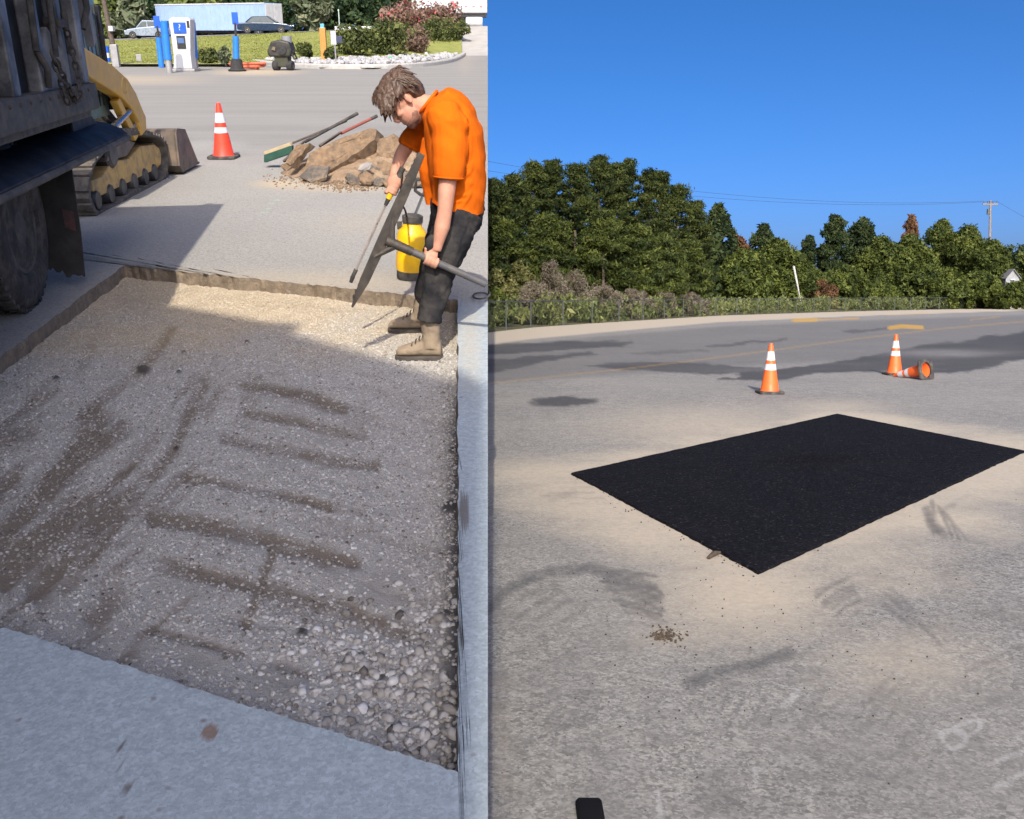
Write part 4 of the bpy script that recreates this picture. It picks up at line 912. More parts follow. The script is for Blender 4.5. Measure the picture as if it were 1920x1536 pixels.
    folds = [(K(a, b, yn), K(c_, d_, yn), w_, dp) for a, b, c_, d_, w_, dp in ((838, 345, 905, 300, .011, .016), (836, 365, 908, 335, .010, .013), (870, 300, 905, 225, .012, .012), (822, 372, 880, 372, .009, .012), (858, 250, 892, 215, .010, .012), (812, 300, 822, 372, .012, .016), (800, 250, 815, 330, .012, .014), (826, 270, 856, 318, .010, .012), (828, 300, 858, 290, .009, .010), (850, 238, 828, 205, .010, .010), (860, 385, 895, 350, .010, .012))]
    def wr(c):
        x, y, z = c[:, 0], c[:, 1], c[:, 2]
        f1 = fbm((x * .55 + z * .83) * 9 + y * 4, (x * .83 - z * .55) * 2.2 + y * 1.5, 12, 3); f2 = fbm((x * .8 - z * .6) * 15, (x * .6 + z * .8) * 3 + y * 5, 19, 2)
        low = sstep(.75, .45, z); cr = np.zeros(len(c)); q = c + base[None]
        for a_, b_, w_, dp in folds:
            ab = b_ - a_; t_ = np.clip(((q - a_) @ ab) / (ab @ ab), 0, 1); dd = np.linalg.norm(q - a_ - t_[:, None] * ab, axis=1); fade = np.sin(np.pi * np.clip(t_ * .9 + .05, 0, 1))
            cr += fade * dp * (-np.exp(-(dd / w_) ** 2) + .7 * np.exp(-((dd - 2.0 * w_) / w_) ** 2))
        return cr + (f1 - .5) * .036 + (f2 - .5) * .026 * (.5 + low) + (fbm(x * 5, z * 5 + y * 5, 2) - .5) * .016
    th.part('t_shirt', remeshed('t_shirt', sh, .008, 4, base, wr), M_SHIRT)
    hm = MB(); cc = K(841, 333, 5.08); dd_ = nrm(K(841, 345, 5.08) - K(843, 310, 5.09)); fx, fy, _ = frame(dd_)
    hm.tube([cc + (fx * math.cos(t) + fy * math.sin(t)) * 27.5 * mp for t in np.linspace(0, 2 * math.pi, 25)], .0045, 6, cap=False)
    th.part('sleeve_hem', hm, M_SHIRT, smooth=True)
    cl_ = MB(); c0 = K(803, 192, 5.335); a_ = math.radians(-50); d_ = nrm(xr * math.cos(a_) - A([0, 0, 1.]) * math.sin(a_))
    cl_.tube([c0 + d_ * 25 * mp * math.cos(t) + ydir * .092 * math.sin(t) for t in np.linspace(0, 2 * math.pi, 29)], .009, 8, cap=False)
    th.part('collar', cl_, M_SHIRT, smooth=True)
    # --- trousers
    tr = MB()
    def leg(pts, rad): tr.tube([K(*p) for p in pts], [(r * mp * 1.0, r * mp * .95) for r in rad], 18)
    tr.tube([K(856, 372, 5.35), K(858, 392, 5.35), K(854, 425, 5.35)], [(.17, .145), (.175, .15), (.15, .13)], 18)
    leg([(862, 400, 5.24), (846, 450, 5.19), (829, 505, 5.16), (815, 550, 5.13), (806, 585, 5.115), (803, 602, 5.11)], (40, 38, 31, 27, 25, 24))
    leg([(848, 400, 5.46), (828, 450, 5.52), (810, 505, 5.58), (800, 545, 5.63), (796, 566, 5.66)], (40, 35, 29, 24, 22))
    tr.ell(K(809, 470, 5.04), (.03, .02, .09), None, 10, 8)
    wr2 = lambda c: (fbm(c[:, 0] * 14 + c[:, 1] * 9, c[:, 2] * 16, 4) - .5) * .034 + (fbm(c[:, 0] * 40, c[:, 2] * 34 + c[:, 1] * 20, 7) - .5) * .007
    pants = th.part('trousers', remeshed('trousers', tr, .008, 4, base, wr2), M_PANTS)
    pk = MB(); pk.box(K(806, 520, 5.085), (.055, .02, .17)); th.part('pocket', remeshed('pocket', pk, .006, 3, base), M_PANTS, parent=pants)
    # --- boots
    def boot(toe, heel, y, hgt, ankle):
        g = PITZ + .012
        t = LY(*toe, y); h = LY(*heel, y); t[2] = h[2] = g; d = nrm(t - h); s = A([-d[1], d[0], 0]); L = np.linalg.norm(t - h)
        B = MB(); rg = []
        for f, w, z in ((-.02, .030, .085), (.06, .042, .10), (.25, .043, .11), (.45, .044, .095), (.65, .048, .075), (.82, .047, .062), (.95, .036, .046), (1.0, .018, .030)):
            c = h + d * L * f; rr = []
            for k in range(14):
                a = 2 * math.pi * k / 14; rr.append(c + s * w * math.cos(a) + A([0, 0, .006 + (z - .0) * .5 + z * .5 * math.sin(a)]))
            rg.append(rr)
        B.loft(rg); an = LY(*ankle, y + .0)
        B.tube([h + d * L * .22 + A([0, 0, .06]), h + d * L * .20 + A([0, 0, .14]), an], [.055, .052, .062], 14)
        o = th.part('boot', remeshed('boot', B, .006, 3, base, lambda c: (fbm(c[:, 0] * 40, c[:, 2] * 50 + c[:, 1] * 30, 5) - .5) * .006), M_BOOT)
        S2 = MB(); pl = []
        for f, w in ((-.04, .02), (.0, .036), (.2, .043), (.45, .043), (.7, .052), (.88, .050), (1.0, .030), (1.03, .012)): pl.append((f, w))
        pts = [h + d * L * f + s * w for f, w in pl] + [h + d * L * f - s * w for f, w in pl[::-1]]
        S2.prism([p + A([0, 0, -.014]) for p in pts], (0, 0, .026)); th.part('sole', S2, M_SOLE, parent=o, bevel=.006)
        lc = MB()
        for k in range(4):
            c = h + d * L * (.38 + .085 * k) + A([0, 0, .128 - .018 * k]); lc.tube([c - s * .034, c + A([0, 0, .006]), c + s * .034], .004, 6)
        th.part('laces', lc, M_SOLE, parent=o)
    boot((742, 640), (826, 640), 5.13, .1, (806, 592)); boot((728, 588), (806, 588), 5.66, .1, (797, 558))
    # ------------------------------------------------ asphalt rake (lute) held in his left hand
    rk = Thing('asphalt_rake', 'wide dark asphalt rake with long handle in the hands of the man', 'rake', K(727, 452, 5.0), ML)
    e0, e1 = K(790, 288, 5.02), K(660, 576, 4.99); d = nrm(e1 - e0); L = np.linalg.norm(e1 - e0); hd = nrm(HB - HA); nn = nrm(np.cross(d, hd)); wv = nrm(np.cross(nn, d))
    m_al = pm('worn_dark_rake_metal', (0.085, 0.075, 0.065), (0.05, 0.046, 0.042), 9, .6, .5, bump=.2, dirt=(.17, .14, .11), dscale=12, damt=.5)
    blade = MB(); rings = []
    for t in np.linspace(0, 1, 12):
        w = (.020 + .012 * math.sin(math.pi * min(1, t * 1.02)) if t < .8 else .027 * (1 - t) / .2 * .9 + .006); c = e0 + d * L * t
        rings.append([c + wv * w + nn * .008, c + wv * w - nn * .008, c - wv * w * .8 - nn * .010, c - wv * w * .8 + nn * .010])
    blade.loft(rings); bl = rk.part('blade', blade, m_al, bevel=.003)
    tt = MB(); bk_ = nn * (.010 if nn[1] > 0 else -.010)
    for k in range(26):
        c = e0 + d * L * (k + .5) / 27; tt.prism([c - wv * .012 + d * .011 + bk_, c - wv * .012 - d * .011 + bk_, c - wv * .016 - d * .006 + bk_ * 5, c - wv * .016 + d * .006 + bk_ * 5], wv * .006)
    rk.part('teeth', tt, m_al, parent=bl)
    rk.part('socket', MB().tube([e0 + d * L * .40, HA + hd * .02], [.012, .02], 8).tube([e0 + d * L * .66, HA + hd * .05], [.012, .02], 8).tube([HA - hd * .01, HA + hd * .14], [.026, .024], 12), m_al, smooth=True)
    rk.part('handle', MB().tube([HA, HA + (HB - HA) * .5, HB], .0195, 14), pm('dark_grey_handle', (0.06, 0.062, 0.068), (0.09, 0.09, 0.095), 7, .5, dirt=(.18, .16, .13), dscale=10, damt=.4), smooth=True)
    # ------------------------------------------------ spray wand
    wd = Thing('spray_wand', 'thin metal spray wand held in his far hand', 'spray wand', WA, ML)
    wdir = nrm(WB - WA); WL = np.linalg.norm(WB - WA)
    wd.part('lance', MB().tube([WA + wdir * .16, WB - wdir * .05], .0065, 8), pm('pinkish_metal_lance', (0.55, 0.46, 0.42), (0.42, 0.36, 0.34), 12, .35, .7), smooth=True)
    gr_ = wd.part('grip', MB().tube([WA - wdir * .05, WA + wdir * .10], [.017, .018], 12).tube([WA + wdir * .01 + A([.02, 0, .02]), WA + wdir * .10 + A([.03, 0, .0])], .008, 8), M_RUBBER, smooth=True)
    wd.part('collar', MB().tube([WA + wdir * .10, WA + wdir * .14], [.018, .016], 12), pm('yellow_plastic', (0.85, 0.50, 0.01), (0.78, 0.44, 0.01), 6, .4), parent=gr_, smooth=True)
    wd.part('valve', MB().tube([WA + wdir * .14, WA + wdir * .18], [.014, .010], 10), M_RUBBER, parent=gr_, smooth=True)
    wd.part('nozzle', MB().tube([WB - wdir * .05, WB], [.012, .011], 10).tube([WB - wdir * .005, WB + A([-.012, 0, -.03])], [.013, .010], 8), M_RUBBER, smooth=True)
    # ------------------------------------------------ pump sprayer
    g = LG(770, 522); sp = Thing('pump_sprayer', 'yellow pump sprayer tank standing behind the legs of the man', 'sprayer', g, ML)
    M_YP = pm('yellow_tank_plastic', (0.86, 0.50, 0.008), (0.80, 0.44, 0.008), 4, .38, dirt=(.5, .3, .06), dscale=8, damt=.3); mt = mpp(g, PL, HL)
    lean = A([.07, 0, 1.0])
    sp.part('tank', MB().lathe([(.02, .055), (.098, .06), (.105, .085), (.105, .17), (.100, .19), (.105, .21), (.104, .30), (.09, .34), (.068, .36), (.062, .40), (.02, .40)], g, lean, 28), M_YP, smooth=True)
    sp.part('base_ring', MB().lathe([(.02, .0), (.092, .0), (.098, .012), (.098, .085), (.09, .095), (.02, .095)], g + A([.0, 0, .001]), lean, 28), M_RUBBER, smooth=True)
    q = g + nrm(lean) * .40
    cp = sp.part('cap', MB().lathe([(.02, -.01), (.070, -.01), (.072, .035), (.05, .045), (.02, .05)], q, lean, 20).box(q + A([-.09, 0, -.03]), (.03, .03, .05)), M_RUBBER, smooth=True)
    top = LY(795, 352, g[1] - .0); 
    hdl = sp.part('pump_rod', MB().tube([q, top + A([0, 0, -.03])], .009, 8), M_CHROME, smooth=True)
    c = top
    sp.part('pump_handle', MB().tube([c + A([-.02, 0, -.05]), c + A([-.06, 0, -.02]), c + A([-.05, 0, .055]), c + A([.055, 0, .055]), c + A([.06, 0, -.02]), c + A([.02, 0, -.05]), c + A([-.02, 0, -.05])], .012, 8), M_RUBBER, smooth=True)
    hp = [q + A([-.04, .02, .02]), LY(760, 395, 6.35), LY(752, 380, 6.0), LY(752, 350, 5.6), WA - wdir * .05]
    sp.part('hose', MB().tube(hp, .007, 8), M_RUBBER, smooth=True)
    gy = LG(906, 561)
    coil = [gy + A([.055 * math.cos(t) - .01, .10 * math.sin(t), .01 + .004 * t]) for t in np.linspace(0.4, 6.6, 26)]
    single('wire_loop', MB().tube(coil, .006, 6, cap=True), M_RUBBER, ML, gy, 'small loop of black wire lying on the paving behind the man', 'wire', smooth=True)
worker()
# ------------------------------------------------------------------ foliage helper
def leaf_mat(name, cols, trans=0.25, scale=1.3):
    t = NT(name); tone = t.attr('tone')
    n = t.noise(scale, 3, .6)
    v = t.math('ADD', t.math('MULTIPLY', tone, 0.75), t.math('MULTIPLY', n, 0.35))
    col = t.ramp(v, [(0.15, cols[0]), (0.5, cols[1]), (0.9, cols[2])])
    t.out(col, 0.65, 0, 0.25)
    tr = t.new('BsdfTranslucent'); t.t.links.new(col, tr.inputs['Color']); mx = t.new('MixShader'); mx.inputs[0].default_value = trans
    t.t.links.new(t.b.outputs[0], mx.inputs[1]); t.t.links.new(tr.outputs[0], mx.inputs[2])
    o = [n_ for n_ in t.n if n_.type == 'OUTPUT_MATERIAL'][0]; t.t.links.new(mx.outputs[0], o.inputs['Surface'])
    return t.m
def leaves(clumps, per, size, seed, aspect=0.5, droop=0.0, shell=0.55, tri=False):
    """clumps (n,4): centre and radius; leaves scattered through each clump, denser near its skin"""
    rng = np.random.default_rng(seed); C = np.asarray(clumps, float); n = len(C) * per
    c = np.repeat(C, per, 0); d = rng.normal(size=(n, 3)); d /= np.linalg.norm(d, axis=1)[:, None]
    r = (shell + (1 - shell) * rng.random(n) ** .6) * c[:, 3] * (1 + rng.normal(0, .10, n))
    if c.shape[1] >= 7: d2 = d * c[:, 4:7]
    else: d2 = d
    p = c[:, :3] + d2 * r[:, None]
    nn = d * .7 + rng.normal(size=(n, 3)) * .75; nn[:, 2] += .25; nn /= np.linalg.norm(nn, axis=1)[:, None]
    t = np.cross(nn, rng.normal(size=(n, 3))); t /= np.linalg.norm(t, axis=1)[:, None] + 1e-9; t[:, 2] -= droop; b = np.cross(nn, t)
    s = size * np.exp(rng.normal(0, .35, n))[:, None]
    tone = np.clip(.5 + rng.normal(0, .2, n) + .0 * r, 0, 1)
    ct = rng.normal(0, .2, len(C)); tone = np.clip(tone + np.repeat(ct, per), 0, 1)
    if tri:
        V = np.stack([p - b * s * aspect, p + b * s * aspect, p + t * s * 1.5], 1); F = np.arange(n * 3).reshape(n, 3)
    else:
        V = np.stack([p - t * s, p - b * s * aspect, p + t * s, p + b * s * aspect], 1); F = np.arange(n * 4).reshape(n, 4)
    k = V.shape[1]
    return V.reshape(-1, 3), F, np.repeat(tone, k)
def leaf_mesh(name, *a, **k):
    V, F, t = leaves(*a, **k); return raw_mesh(name, V, F.shape[1], F, dict(tone=t))
def ordinal(i): return ['first', 'second', 'third', 'fourth', 'fifth', 'sixth', 'seventh', 'eighth', 'ninth', 'tenth', 'eleventh', 'twelfth', 'thirteenth', 'fourteenth', 'fifteenth', 'sixteenth', 'seventeenth', 'eighteenth', 'nineteenth', 'twentieth', 'twenty-first', 'twenty-second'][i]
M_BARK = pm('grey_brown_bark', (0.13, 0.10, 0.075), (0.075, 0.06, 0.048), 9, .95, bump=.6, bscale=16, bdist=.03)
L_DARK = leaf_mat('dark_wood_leaves', ((0.016, 0.035, 0.018), (0.034, 0.065, 0.028), (0.085, 0.125, 0.04)))
L_PALE = leaf_mat('pale_leaves', ((0.07, 0.095, 0.05), (0.14, 0.17, 0.095), (0.26, 0.28, 0.17)))
L_YELG = leaf_mat('yellow_green_leaves', ((0.05, 0.075, 0.02), (0.12, 0.16, 0.04), (0.23, 0.25, 0.07)))
L_HEDGE = leaf_mat('hedge_leaves', ((0.03, 0.045, 0.014), (0.075, 0.098, 0.03), (0.17, 0.185, 0.06)))
L_PINK = leaf_mat('pinkish_shrub_leaves', ((0.09, 0.06, 0.045), (0.20, 0.135, 0.10), (0.32, 0.20, 0.16)))

# ------------------------------------------------------------------ grass bank, kerbs, island
def crest_z(x):                              # height of the bank's crest, a little higher to the right
    px = CX + FPX * x / (88 * math.cos(PL)); return LY(500, 77.5 - (np.clip(px, -200, 900) - 200) * 20 / 440., 88)[2] if np.isscalar(px) else None
def bank_y0(px): return float(np.interp(px, [430, 520, 640, 800, 880], [51, 54, 58, 68, 74]))
def bank_z(x, y):
    px = min(912., max(-300., CX + FPX * x / (y * .95))); cz = float(LY(500, 77.5 - (min(px, 900) - 200) * 20 / 440., 88)[2]); y0 = bank_y0(px)
    t = min(1., max(0., (y - y0) / (88. - y0))); t = t * t * (3 - 2 * t) * .55 + t * .45
    return .13 + (cz - .13) * t + max(0, y - 88) * .004
ISL = [(478, 119), (520, 125), (600, 129), (700, 130), (790, 126), (845, 118), (868, 107), (875, 96), (876, 82), (874, 66), (870, 52)]
M_KERB = pm('pale_kerb_concrete', (0.46, 0.45, 0.42), (0.36, 0.35, 0.33), 5, .9, bump=.3)
M_GRASS = pm('mown_grass_soil', (0.25, 0.275, 0.055), (0.20, 0.23, 0.05), 1.2, .95, bump=.8, bscale=30, bdist=.05, dirt=(0.33, 0.31, 0.11), dscale=.8, damt=.5)
def bank():
    xs_px = np.concatenate([np.array([-6000, -3500, -2000, -1000, -500, -200]), np.arange(0, 862, 22.), [866.]]); ys = np.concatenate([np.arange(50.0, 60, .6), np.arange(60, 96, 1.5), np.arange(96, 190, 8)])
    V = []; W = len(xs_px); H = len(ys)
    for y in ys:
        for px in xs_px:
            yy = bank_y0(px) - 1 + (y - 50.) * (190. - bank_y0(px) + 1) / 140. if y < 50 else bank_y0(px) - 1 + (y - 50) * (182. - bank_y0(px) + 1) / 132.; x = (px - CX) / FPX * (yy * math.cos(PL) + 1.2 * math.sin(PL)); z = bank_z(x, yy)
            V.append((x, yy, z + (float(fbm(np.array(x * .5), np.array(yy * .5), 4)) - .5) * .08 * (yy > 52)))
    idx = np.arange(W * H).reshape(H, W); F = np.stack([idx[:-1, :-1], idx[:-1, 1:], idx[1:, 1:], idx[1:, :-1]], -1).reshape(-1, 4)
    tago(link('grass_bank', raw_mesh('grass_bank', V, 4, F, None, True), M_GRASS, None, ML), kind='structure')
    # blades of grass as one mass
    rng = np.random.default_rng(3); n = 26000; px = rng.uniform(-30, 760, n); yy = np.array([bank_y0(p) for p in px]); yy = yy + .3 + (88.5 - yy) * rng.random(n) ** 1.2; P = np.empty((n, 3))
    for i in range(n):
        x = (px[i] - CX) / FPX * (yy[i] * math.cos(PL) + 1.2 * math.sin(PL)); P[i] = (x, yy[i], bank_z(x, yy[i]) - .01)
    a = rng.uniform(0, 6.28, n); w = .05; h = rng.uniform(.03, .07, n); dx = np.cos(a) * w; dy = np.sin(a) * w
    V = np.stack([P + np.stack([dx, dy, 0 * a], -1), P - np.stack([dx, dy, 0 * a], -1), P + np.stack([rng.normal(0, .05, n), rng.normal(0, .05, n), h], -1)], 1)
    me = raw_mesh('grass', V.reshape(-1, 3), 3, np.arange(n * 3).reshape(n, 3), dict(tone=np.repeat(rng.random(n), 3)))
    tago(link('grass', me, leaf_mat('grass_blades', ((0.20, 0.225, 0.045), (0.27, 0.29, 0.065), (0.36, 0.36, 0.11)), .4, .5), None, ML), 'mown yellow-green grass on the bank beyond the lot', 'grass', kind='stuff')
    # rising side road at the right of the bank
    ys = np.concatenate([np.arange(68, 96, 1.2), np.arange(96, 150, 8)]); V = []
    for y in ys:
        for px in (866.5, 878., 890., 904., 914.5):
            x = (px - CX) / FPX * (y * math.cos(PL) + 1.2 * math.sin(PL)); V.append((x, y, max(-.02, bank_z(x, y) - .14)))
    W = 5; H = len(ys); idx = np.arange(W * H).reshape(H, W); F = np.stack([idx[:-1, :-1], idx[:-1, 1:], idx[1:, 1:], idx[1:, :-1]], -1).reshape(-1, 4)
    tago(link('side_road', raw_mesh('side_road', V, 4, F, None, True), pm('side_road_paving', (0.42, 0.40, 0.36), (0.34, 0.33, 0.31), 1.2, .9, bump=.2), None, ML), kind='structure')
    # straight kerb of the bank
    k = MB(); pts = [LG(p, 124) for p in (-900, -300, 0, 200, 330, 478)]
    prof = [(-.12, -.05), (-.12, .10), (-.09, .14), (.09, .14), (.12, .10), (.12, -.05)]
    k.loft([[p + A([0, a, b]) for a, b in prof] for p in pts]); tago(link('kerb', k.mesh('kerb'), M_KERB, None, ML), kind='structure')
    pts = []
    for (a, b), (c, d) in zip(ISL[:-1], ISL[1:]):
        for t in np.linspace(0, 1, 5)[:-1]:
            q = (a + (c - a) * t, b + (d - b) * t)
            if q[1] > 95: p = LG(*q)
            else:
                y = np.interp(q[1], [50, 66, 80, 95], [92, 88, 85, 80]); p = LY(*q, y)
            pts.append(p)
    # smooth the path
    P = np.array(pts)
    for _ in range(3): P[1:-1] = P[1:-1] * .5 + (P[:-2] + P[2:]) * .25
    k = MB(); rings = []
    for i, p in enumerate(P):
        t = nrm(P[min(i + 1, len(P) - 1)] - P[max(i - 1, 0)]); s = nrm(np.cross(t, [0, 0, 1])); z0 = max(0, p[2])
        rings.append([A([p[0], p[1], z0]) + s * a * 1.4 + A([0, 0, b * 1.5]) for a, b in prof])
    k.loft(rings); tago(link('kerb', k.mesh('kerb'), M_KERB, None, ML), kind='structure')
    # white stones inside the island
    rng = np.random.default_rng(11); mb = MB(); n = 0
    while n < 900:
        px = rng.uniform(500, 872); top = np.interp(px, [500, 600, 760, 870], [113, 114, 104, 88]); bot = np.interp(px, [500, 600, 700, 790, 845, 872], [119, 125, 126, 121, 113, 101])
        py = rng.uniform(top, bot); p = LG(px, py); p[2] = .10 + rng.uniform(0, .08); s = rng.uniform(.07, .20)
        mb.ell(p, (s * rng.uniform(.7, 1.3), s * rng.uniform(.7, 1.2), s * .6), frame(rng.normal(size=3)), 6, 4); n += 1
    bed = MB(); poly = [LG(px, py, .06) for px, py in ((486, 119), (600, 126.5), (700, 127.5), (790, 123), (845, 115), (868, 103), (872, 88), (760, 98), (600, 110), (500, 113))]
    bed.add(poly, [tuple(range(len(poly)))]); tago(link('planting_bed', bed.mesh('planting_bed'), pm('bed_soil', (0.2, 0.18, 0.15), None, 3, .95), None, ML), kind='structure')
    single('white_stones', mb, pm('white_stone', (0.42, 0.42, 0.42), (0.26, 0.26, 0.27), 2.0, .85), ML, LG(700, 120), 'white landscaping stones filling the curved island bed', 'stones', kind='stuff')
bank()

# ------------------------------------------------------------------ bushes and hedge
def bush(px, py, wpx, hpx, mat, label, name='bush', seed=1, y=None, deep=.8, size=.10, per=90, group=None, flowers=False, lump=14):
    p = LG(px, py) if y is None else LY(px, py, y); m = mpp(p, PL, HL); w, h = wpx * m, hpx * m
    if name == 'hedge_bush': w *= 1.3; h *= 1.3
    rng = random.Random(seed); cl = []
    for k in range(lump):
        a = rng.uniform(0, 6.28); r = rng.random() ** .5; z = rng.uniform(.25, .75)
        cl.append((math.cos(a) * r * w * .34, math.sin(a) * r * w * .34 * deep, z * h, min(w * .24, h * .36) * rng.uniform(.75, 1.15)))
    th = Thing(name, label, 'bush', p, ML, group)
    me = leaf_mesh('foliage', cl, per, size, seed, .55); o = th.part('foliage', me, mat)
    st = MB()
    for k in range(5):
        a = rng.uniform(0, 6.28); st.tube([p, p + A([math.cos(a) * w * .12, math.sin(a) * w * .12, h * .3]), p + A([math.cos(a) * w * .25, math.sin(a) * w * .25, h * .6])], [.035, .025, .012], 6)
    th.part('stem', st, M_BARK)
    if flowers:
        fl = leaf_mesh('blossom', [(c[0], c[1], c[2] + c[3] * .5, c[3] * .7) for c in cl[::2]], 5, .13, seed + 5, .8); th.part('blossom', fl, leaf_mat('red_blossom', ((0.35, 0.05, 0.07), (0.5, 0.08, 0.10), (0.6, 0.2, 0.2))))
    return th
bush(392, 124, 34, 36, L_HEDGE, 'small dark round bush just right of the air kiosk', seed=2)
bush(424, 126, 26, 40, L_PALE, 'pale airy bush beside the blue sign post and black tub', seed=3, per=50)
bush(571, 116, 32, 36, L_HEDGE, 'dark round bush between the black machine and the orange post', seed=4)
bush(621, 119, 26, 30, L_HEDGE, 'smallest round bush right of the orange post foot', seed=5)
HG = 'trimmed hedge bushes in the island'
bush(664, 112, 66, 50, L_HEDGE, 'broad trimmed bush at the left end of the island', 'hedge_bush', 6, group=HG, lump=22)
bush(735, 110, 66, 56, L_HEDGE, 'tall dark trimmed bush second from left in the island', 'hedge_bush', 7, group=HG, lump=22)
bush(776, 107, 48, 46, L_PINK, 'loose pinkish bush between the trimmed hedge bushes', 'hedge_bush', 8, group=HG, lump=16)
bush(822, 102, 74, 54, L_HEDGE, 'flat topped trimmed bush at the right of the island', 'hedge_bush', 9, group=HG, lump=24)
bush(862, 88, 32, 42, L_HEDGE, 'narrow dark bush at the right end of the island hedge', 'hedge_bush', 10, group=HG, lump=14, y=80)
bush(745, 92, 60, 40, L_YELG, 'yellow-green topped bush behind the dark trimmed bushes', 'hedge_bush', 12, group=HG, lump=18, y=78)
bush(755, 68, 100, 62, L_PINK, 'large spreading shrub with red blossom left of the white trailer', 'flowering_shrub', 13, y=86, lump=34, per=80, size=.12, flowers=True)
bush(826, 66, 92, 54, L_PINK, 'large dusty pink shrub in front of the white trailer', 'flowering_shrub', 14, y=87, lump=30, per=80, size=.12, flowers=True)
single('green_marker', MB().prism([LG(733, 117) + A([-.11, 0, .02]), LG(733, 117) + A([.11, 0, .02]), LG(733, 117) + A([.08, 0, .32]), LG(733, 117) + A([-.08, 0, .32])], (0, .05, 0)), pm('green_plastic', (0.10, 0.45, 0.25), None, 4, .5), ML, LG(733, 117), 'small green marker among the white stones of the island', 'marker')

# ------------------------------------------------------------------ wood behind the bank
def far_tree(px, py, y, w, h, mat, label, seed, group, gappy=1.0):
    p = LY(px, py, y); x = p[0]; p[2] = bank_z(x, y) - .1; rng = random.Random(seed); cl = []
    for k in range(34):
        a = rng.uniform(0, 6.28); r = rng.random() ** .5; z = rng.uniform(.12, 1.0); ww = (1 - abs(z - .45) * .9)
        cl.append((math.cos(a) * r * w * .5 * ww, math.sin(a) * r * w * .4 * ww, z * h, w * rng.uniform(.13, .22)))
    th = Thing('tree', label, 'tree', p, ML, group)
    th.part('crown', leaf_mesh('crown', cl, int(85 * gappy), .30, seed, .5), mat)
    tr = MB(); tr.tube([p, p + A([.1, 0, h * .35]), p + A([0, 0, h * .8])], [.22, .17, .06], 9)
    for k in range(6):
        c = cl[k * 5]; q = p + A([0, 0, h * .25 + .08 * h * k]); tr.tube([q, q + (A(c[:3]) - A([0, 0, h * .25 + .08 * h * k])) * .8], [.07, .02], 6)
    th.part('trunk', tr, M_BARK, smooth=True); return th
TG = 'trees of the wood behind the bank'
lst = [(-60, 108, 6, 9.5), (20, 104, 6, 9.5), (110, 104, 6, 9.5), (205, 107, 6.5, 9), (272, 106, 6.5, 9.5), (345, 110, 6.5, 9.5), (420, 108, 7, 10), (490, 110, 7, 10), (560, 108, 6.5, 9.5), (640, 110, 7, 10), (705, 110, 6.5, 9.5), (762, 112, 6, 9.5), (820, 116, 6, 9), (872, 118, 4.2, 8)]
for i, (px, y, w, h) in enumerate(lst):
    far_tree(px, 66, y, w, h, L_DARK, ordinal(i) + ' dark tree from the left in the wood behind the grass bank', 40 + i, TG, 1.15)
lst2 = [(-20, 118, 7, 11), (150, 118, 7, 11), (310, 120, 7, 11), (455, 120, 7, 11), (600, 120, 7, 11), (735, 122, 7, 11)]
for i, (px, y, w, h) in enumerate(lst2):
    far_tree(px, 66, y, w, h, L_DARK, ordinal(i) + ' tree from the left in the rear row of the wood', 70 + i, TG, 1.15)
far_tree(243, 70, 97, 3.4, 5.2, L_PALE, 'pale grey-green tree behind the silver car at left', 81, TG, .8)
far_tree(205, 70, 97, 3.0, 3.6, L_YELG, 'low yellow-green tree behind the grey pole', 82, TG, .8)
far_tree(590, 60, 96, 3.2, 5.6, L_PALE, 'pale whitish tree standing before the dark wood above the orange post', 83, TG, .7)
far_tree(370, 60, 100, 5, 4.0, L_YELG, 'yellowish low tree showing above the blue trailer', 84, TG, .6)
def undergrowth():
    rng = np.random.default_rng(21); cl = []
    for k in range(520):
        px = rng.uniform(-120, 872); y = rng.uniform(101, 106); x = (px - CX) / FPX * (y * math.cos(PL)); cl.append((x, y, bank_z(x, y) + rng.uniform(.1, 3.2), rng.uniform(.5, .95)))
    me = leaf_mesh('undergrowth', cl, 60, .22, 8, .5, shell=.4); tago(link('undergrowth', me, L_DARK, None, ML), 'dark undergrowth along the foot of the wood behind the bank', 'undergrowth', kind='stuff')
undergrowth()
# ------------------------------------------------------------------ vehicles on the upper road
M_TRBLUE = pm('pale_blue_trailer_sheet', (0.33, 0.46, 0.72), (0.29, 0.41, 0.66), 1.5, .5, .1)
M_WHITEP = pm('white_paint', (0.60, 0.61, 0.62), (0.52, 0.53, 0.54), 2.5, .45, dirt=(.38, .37, .35), dscale=2, damt=.3)
M_CARBLUE = pm('dark_blue_car_paint', (0.012, 0.028, 0.06), (0.016, 0.035, 0.07), 2, .3, .1)
M_CARSIL = pm('silver_blue_car_paint', (0.34, 0.40, 0.48), (0.28, 0.34, 0.42), 2, .3, .4)
M_TYRE = pm('car_tyre', (0.02, 0.02, 0.022), (0.04, 0.04, 0.04), 8, .85)
M_LAMPR = pm('red_lamp', (0.55, 0.03, 0.03), None, 5, .3); M_LAMPW = pm('clear_lamp', (0.8, 0.8, 0.82), None, 5, .2)
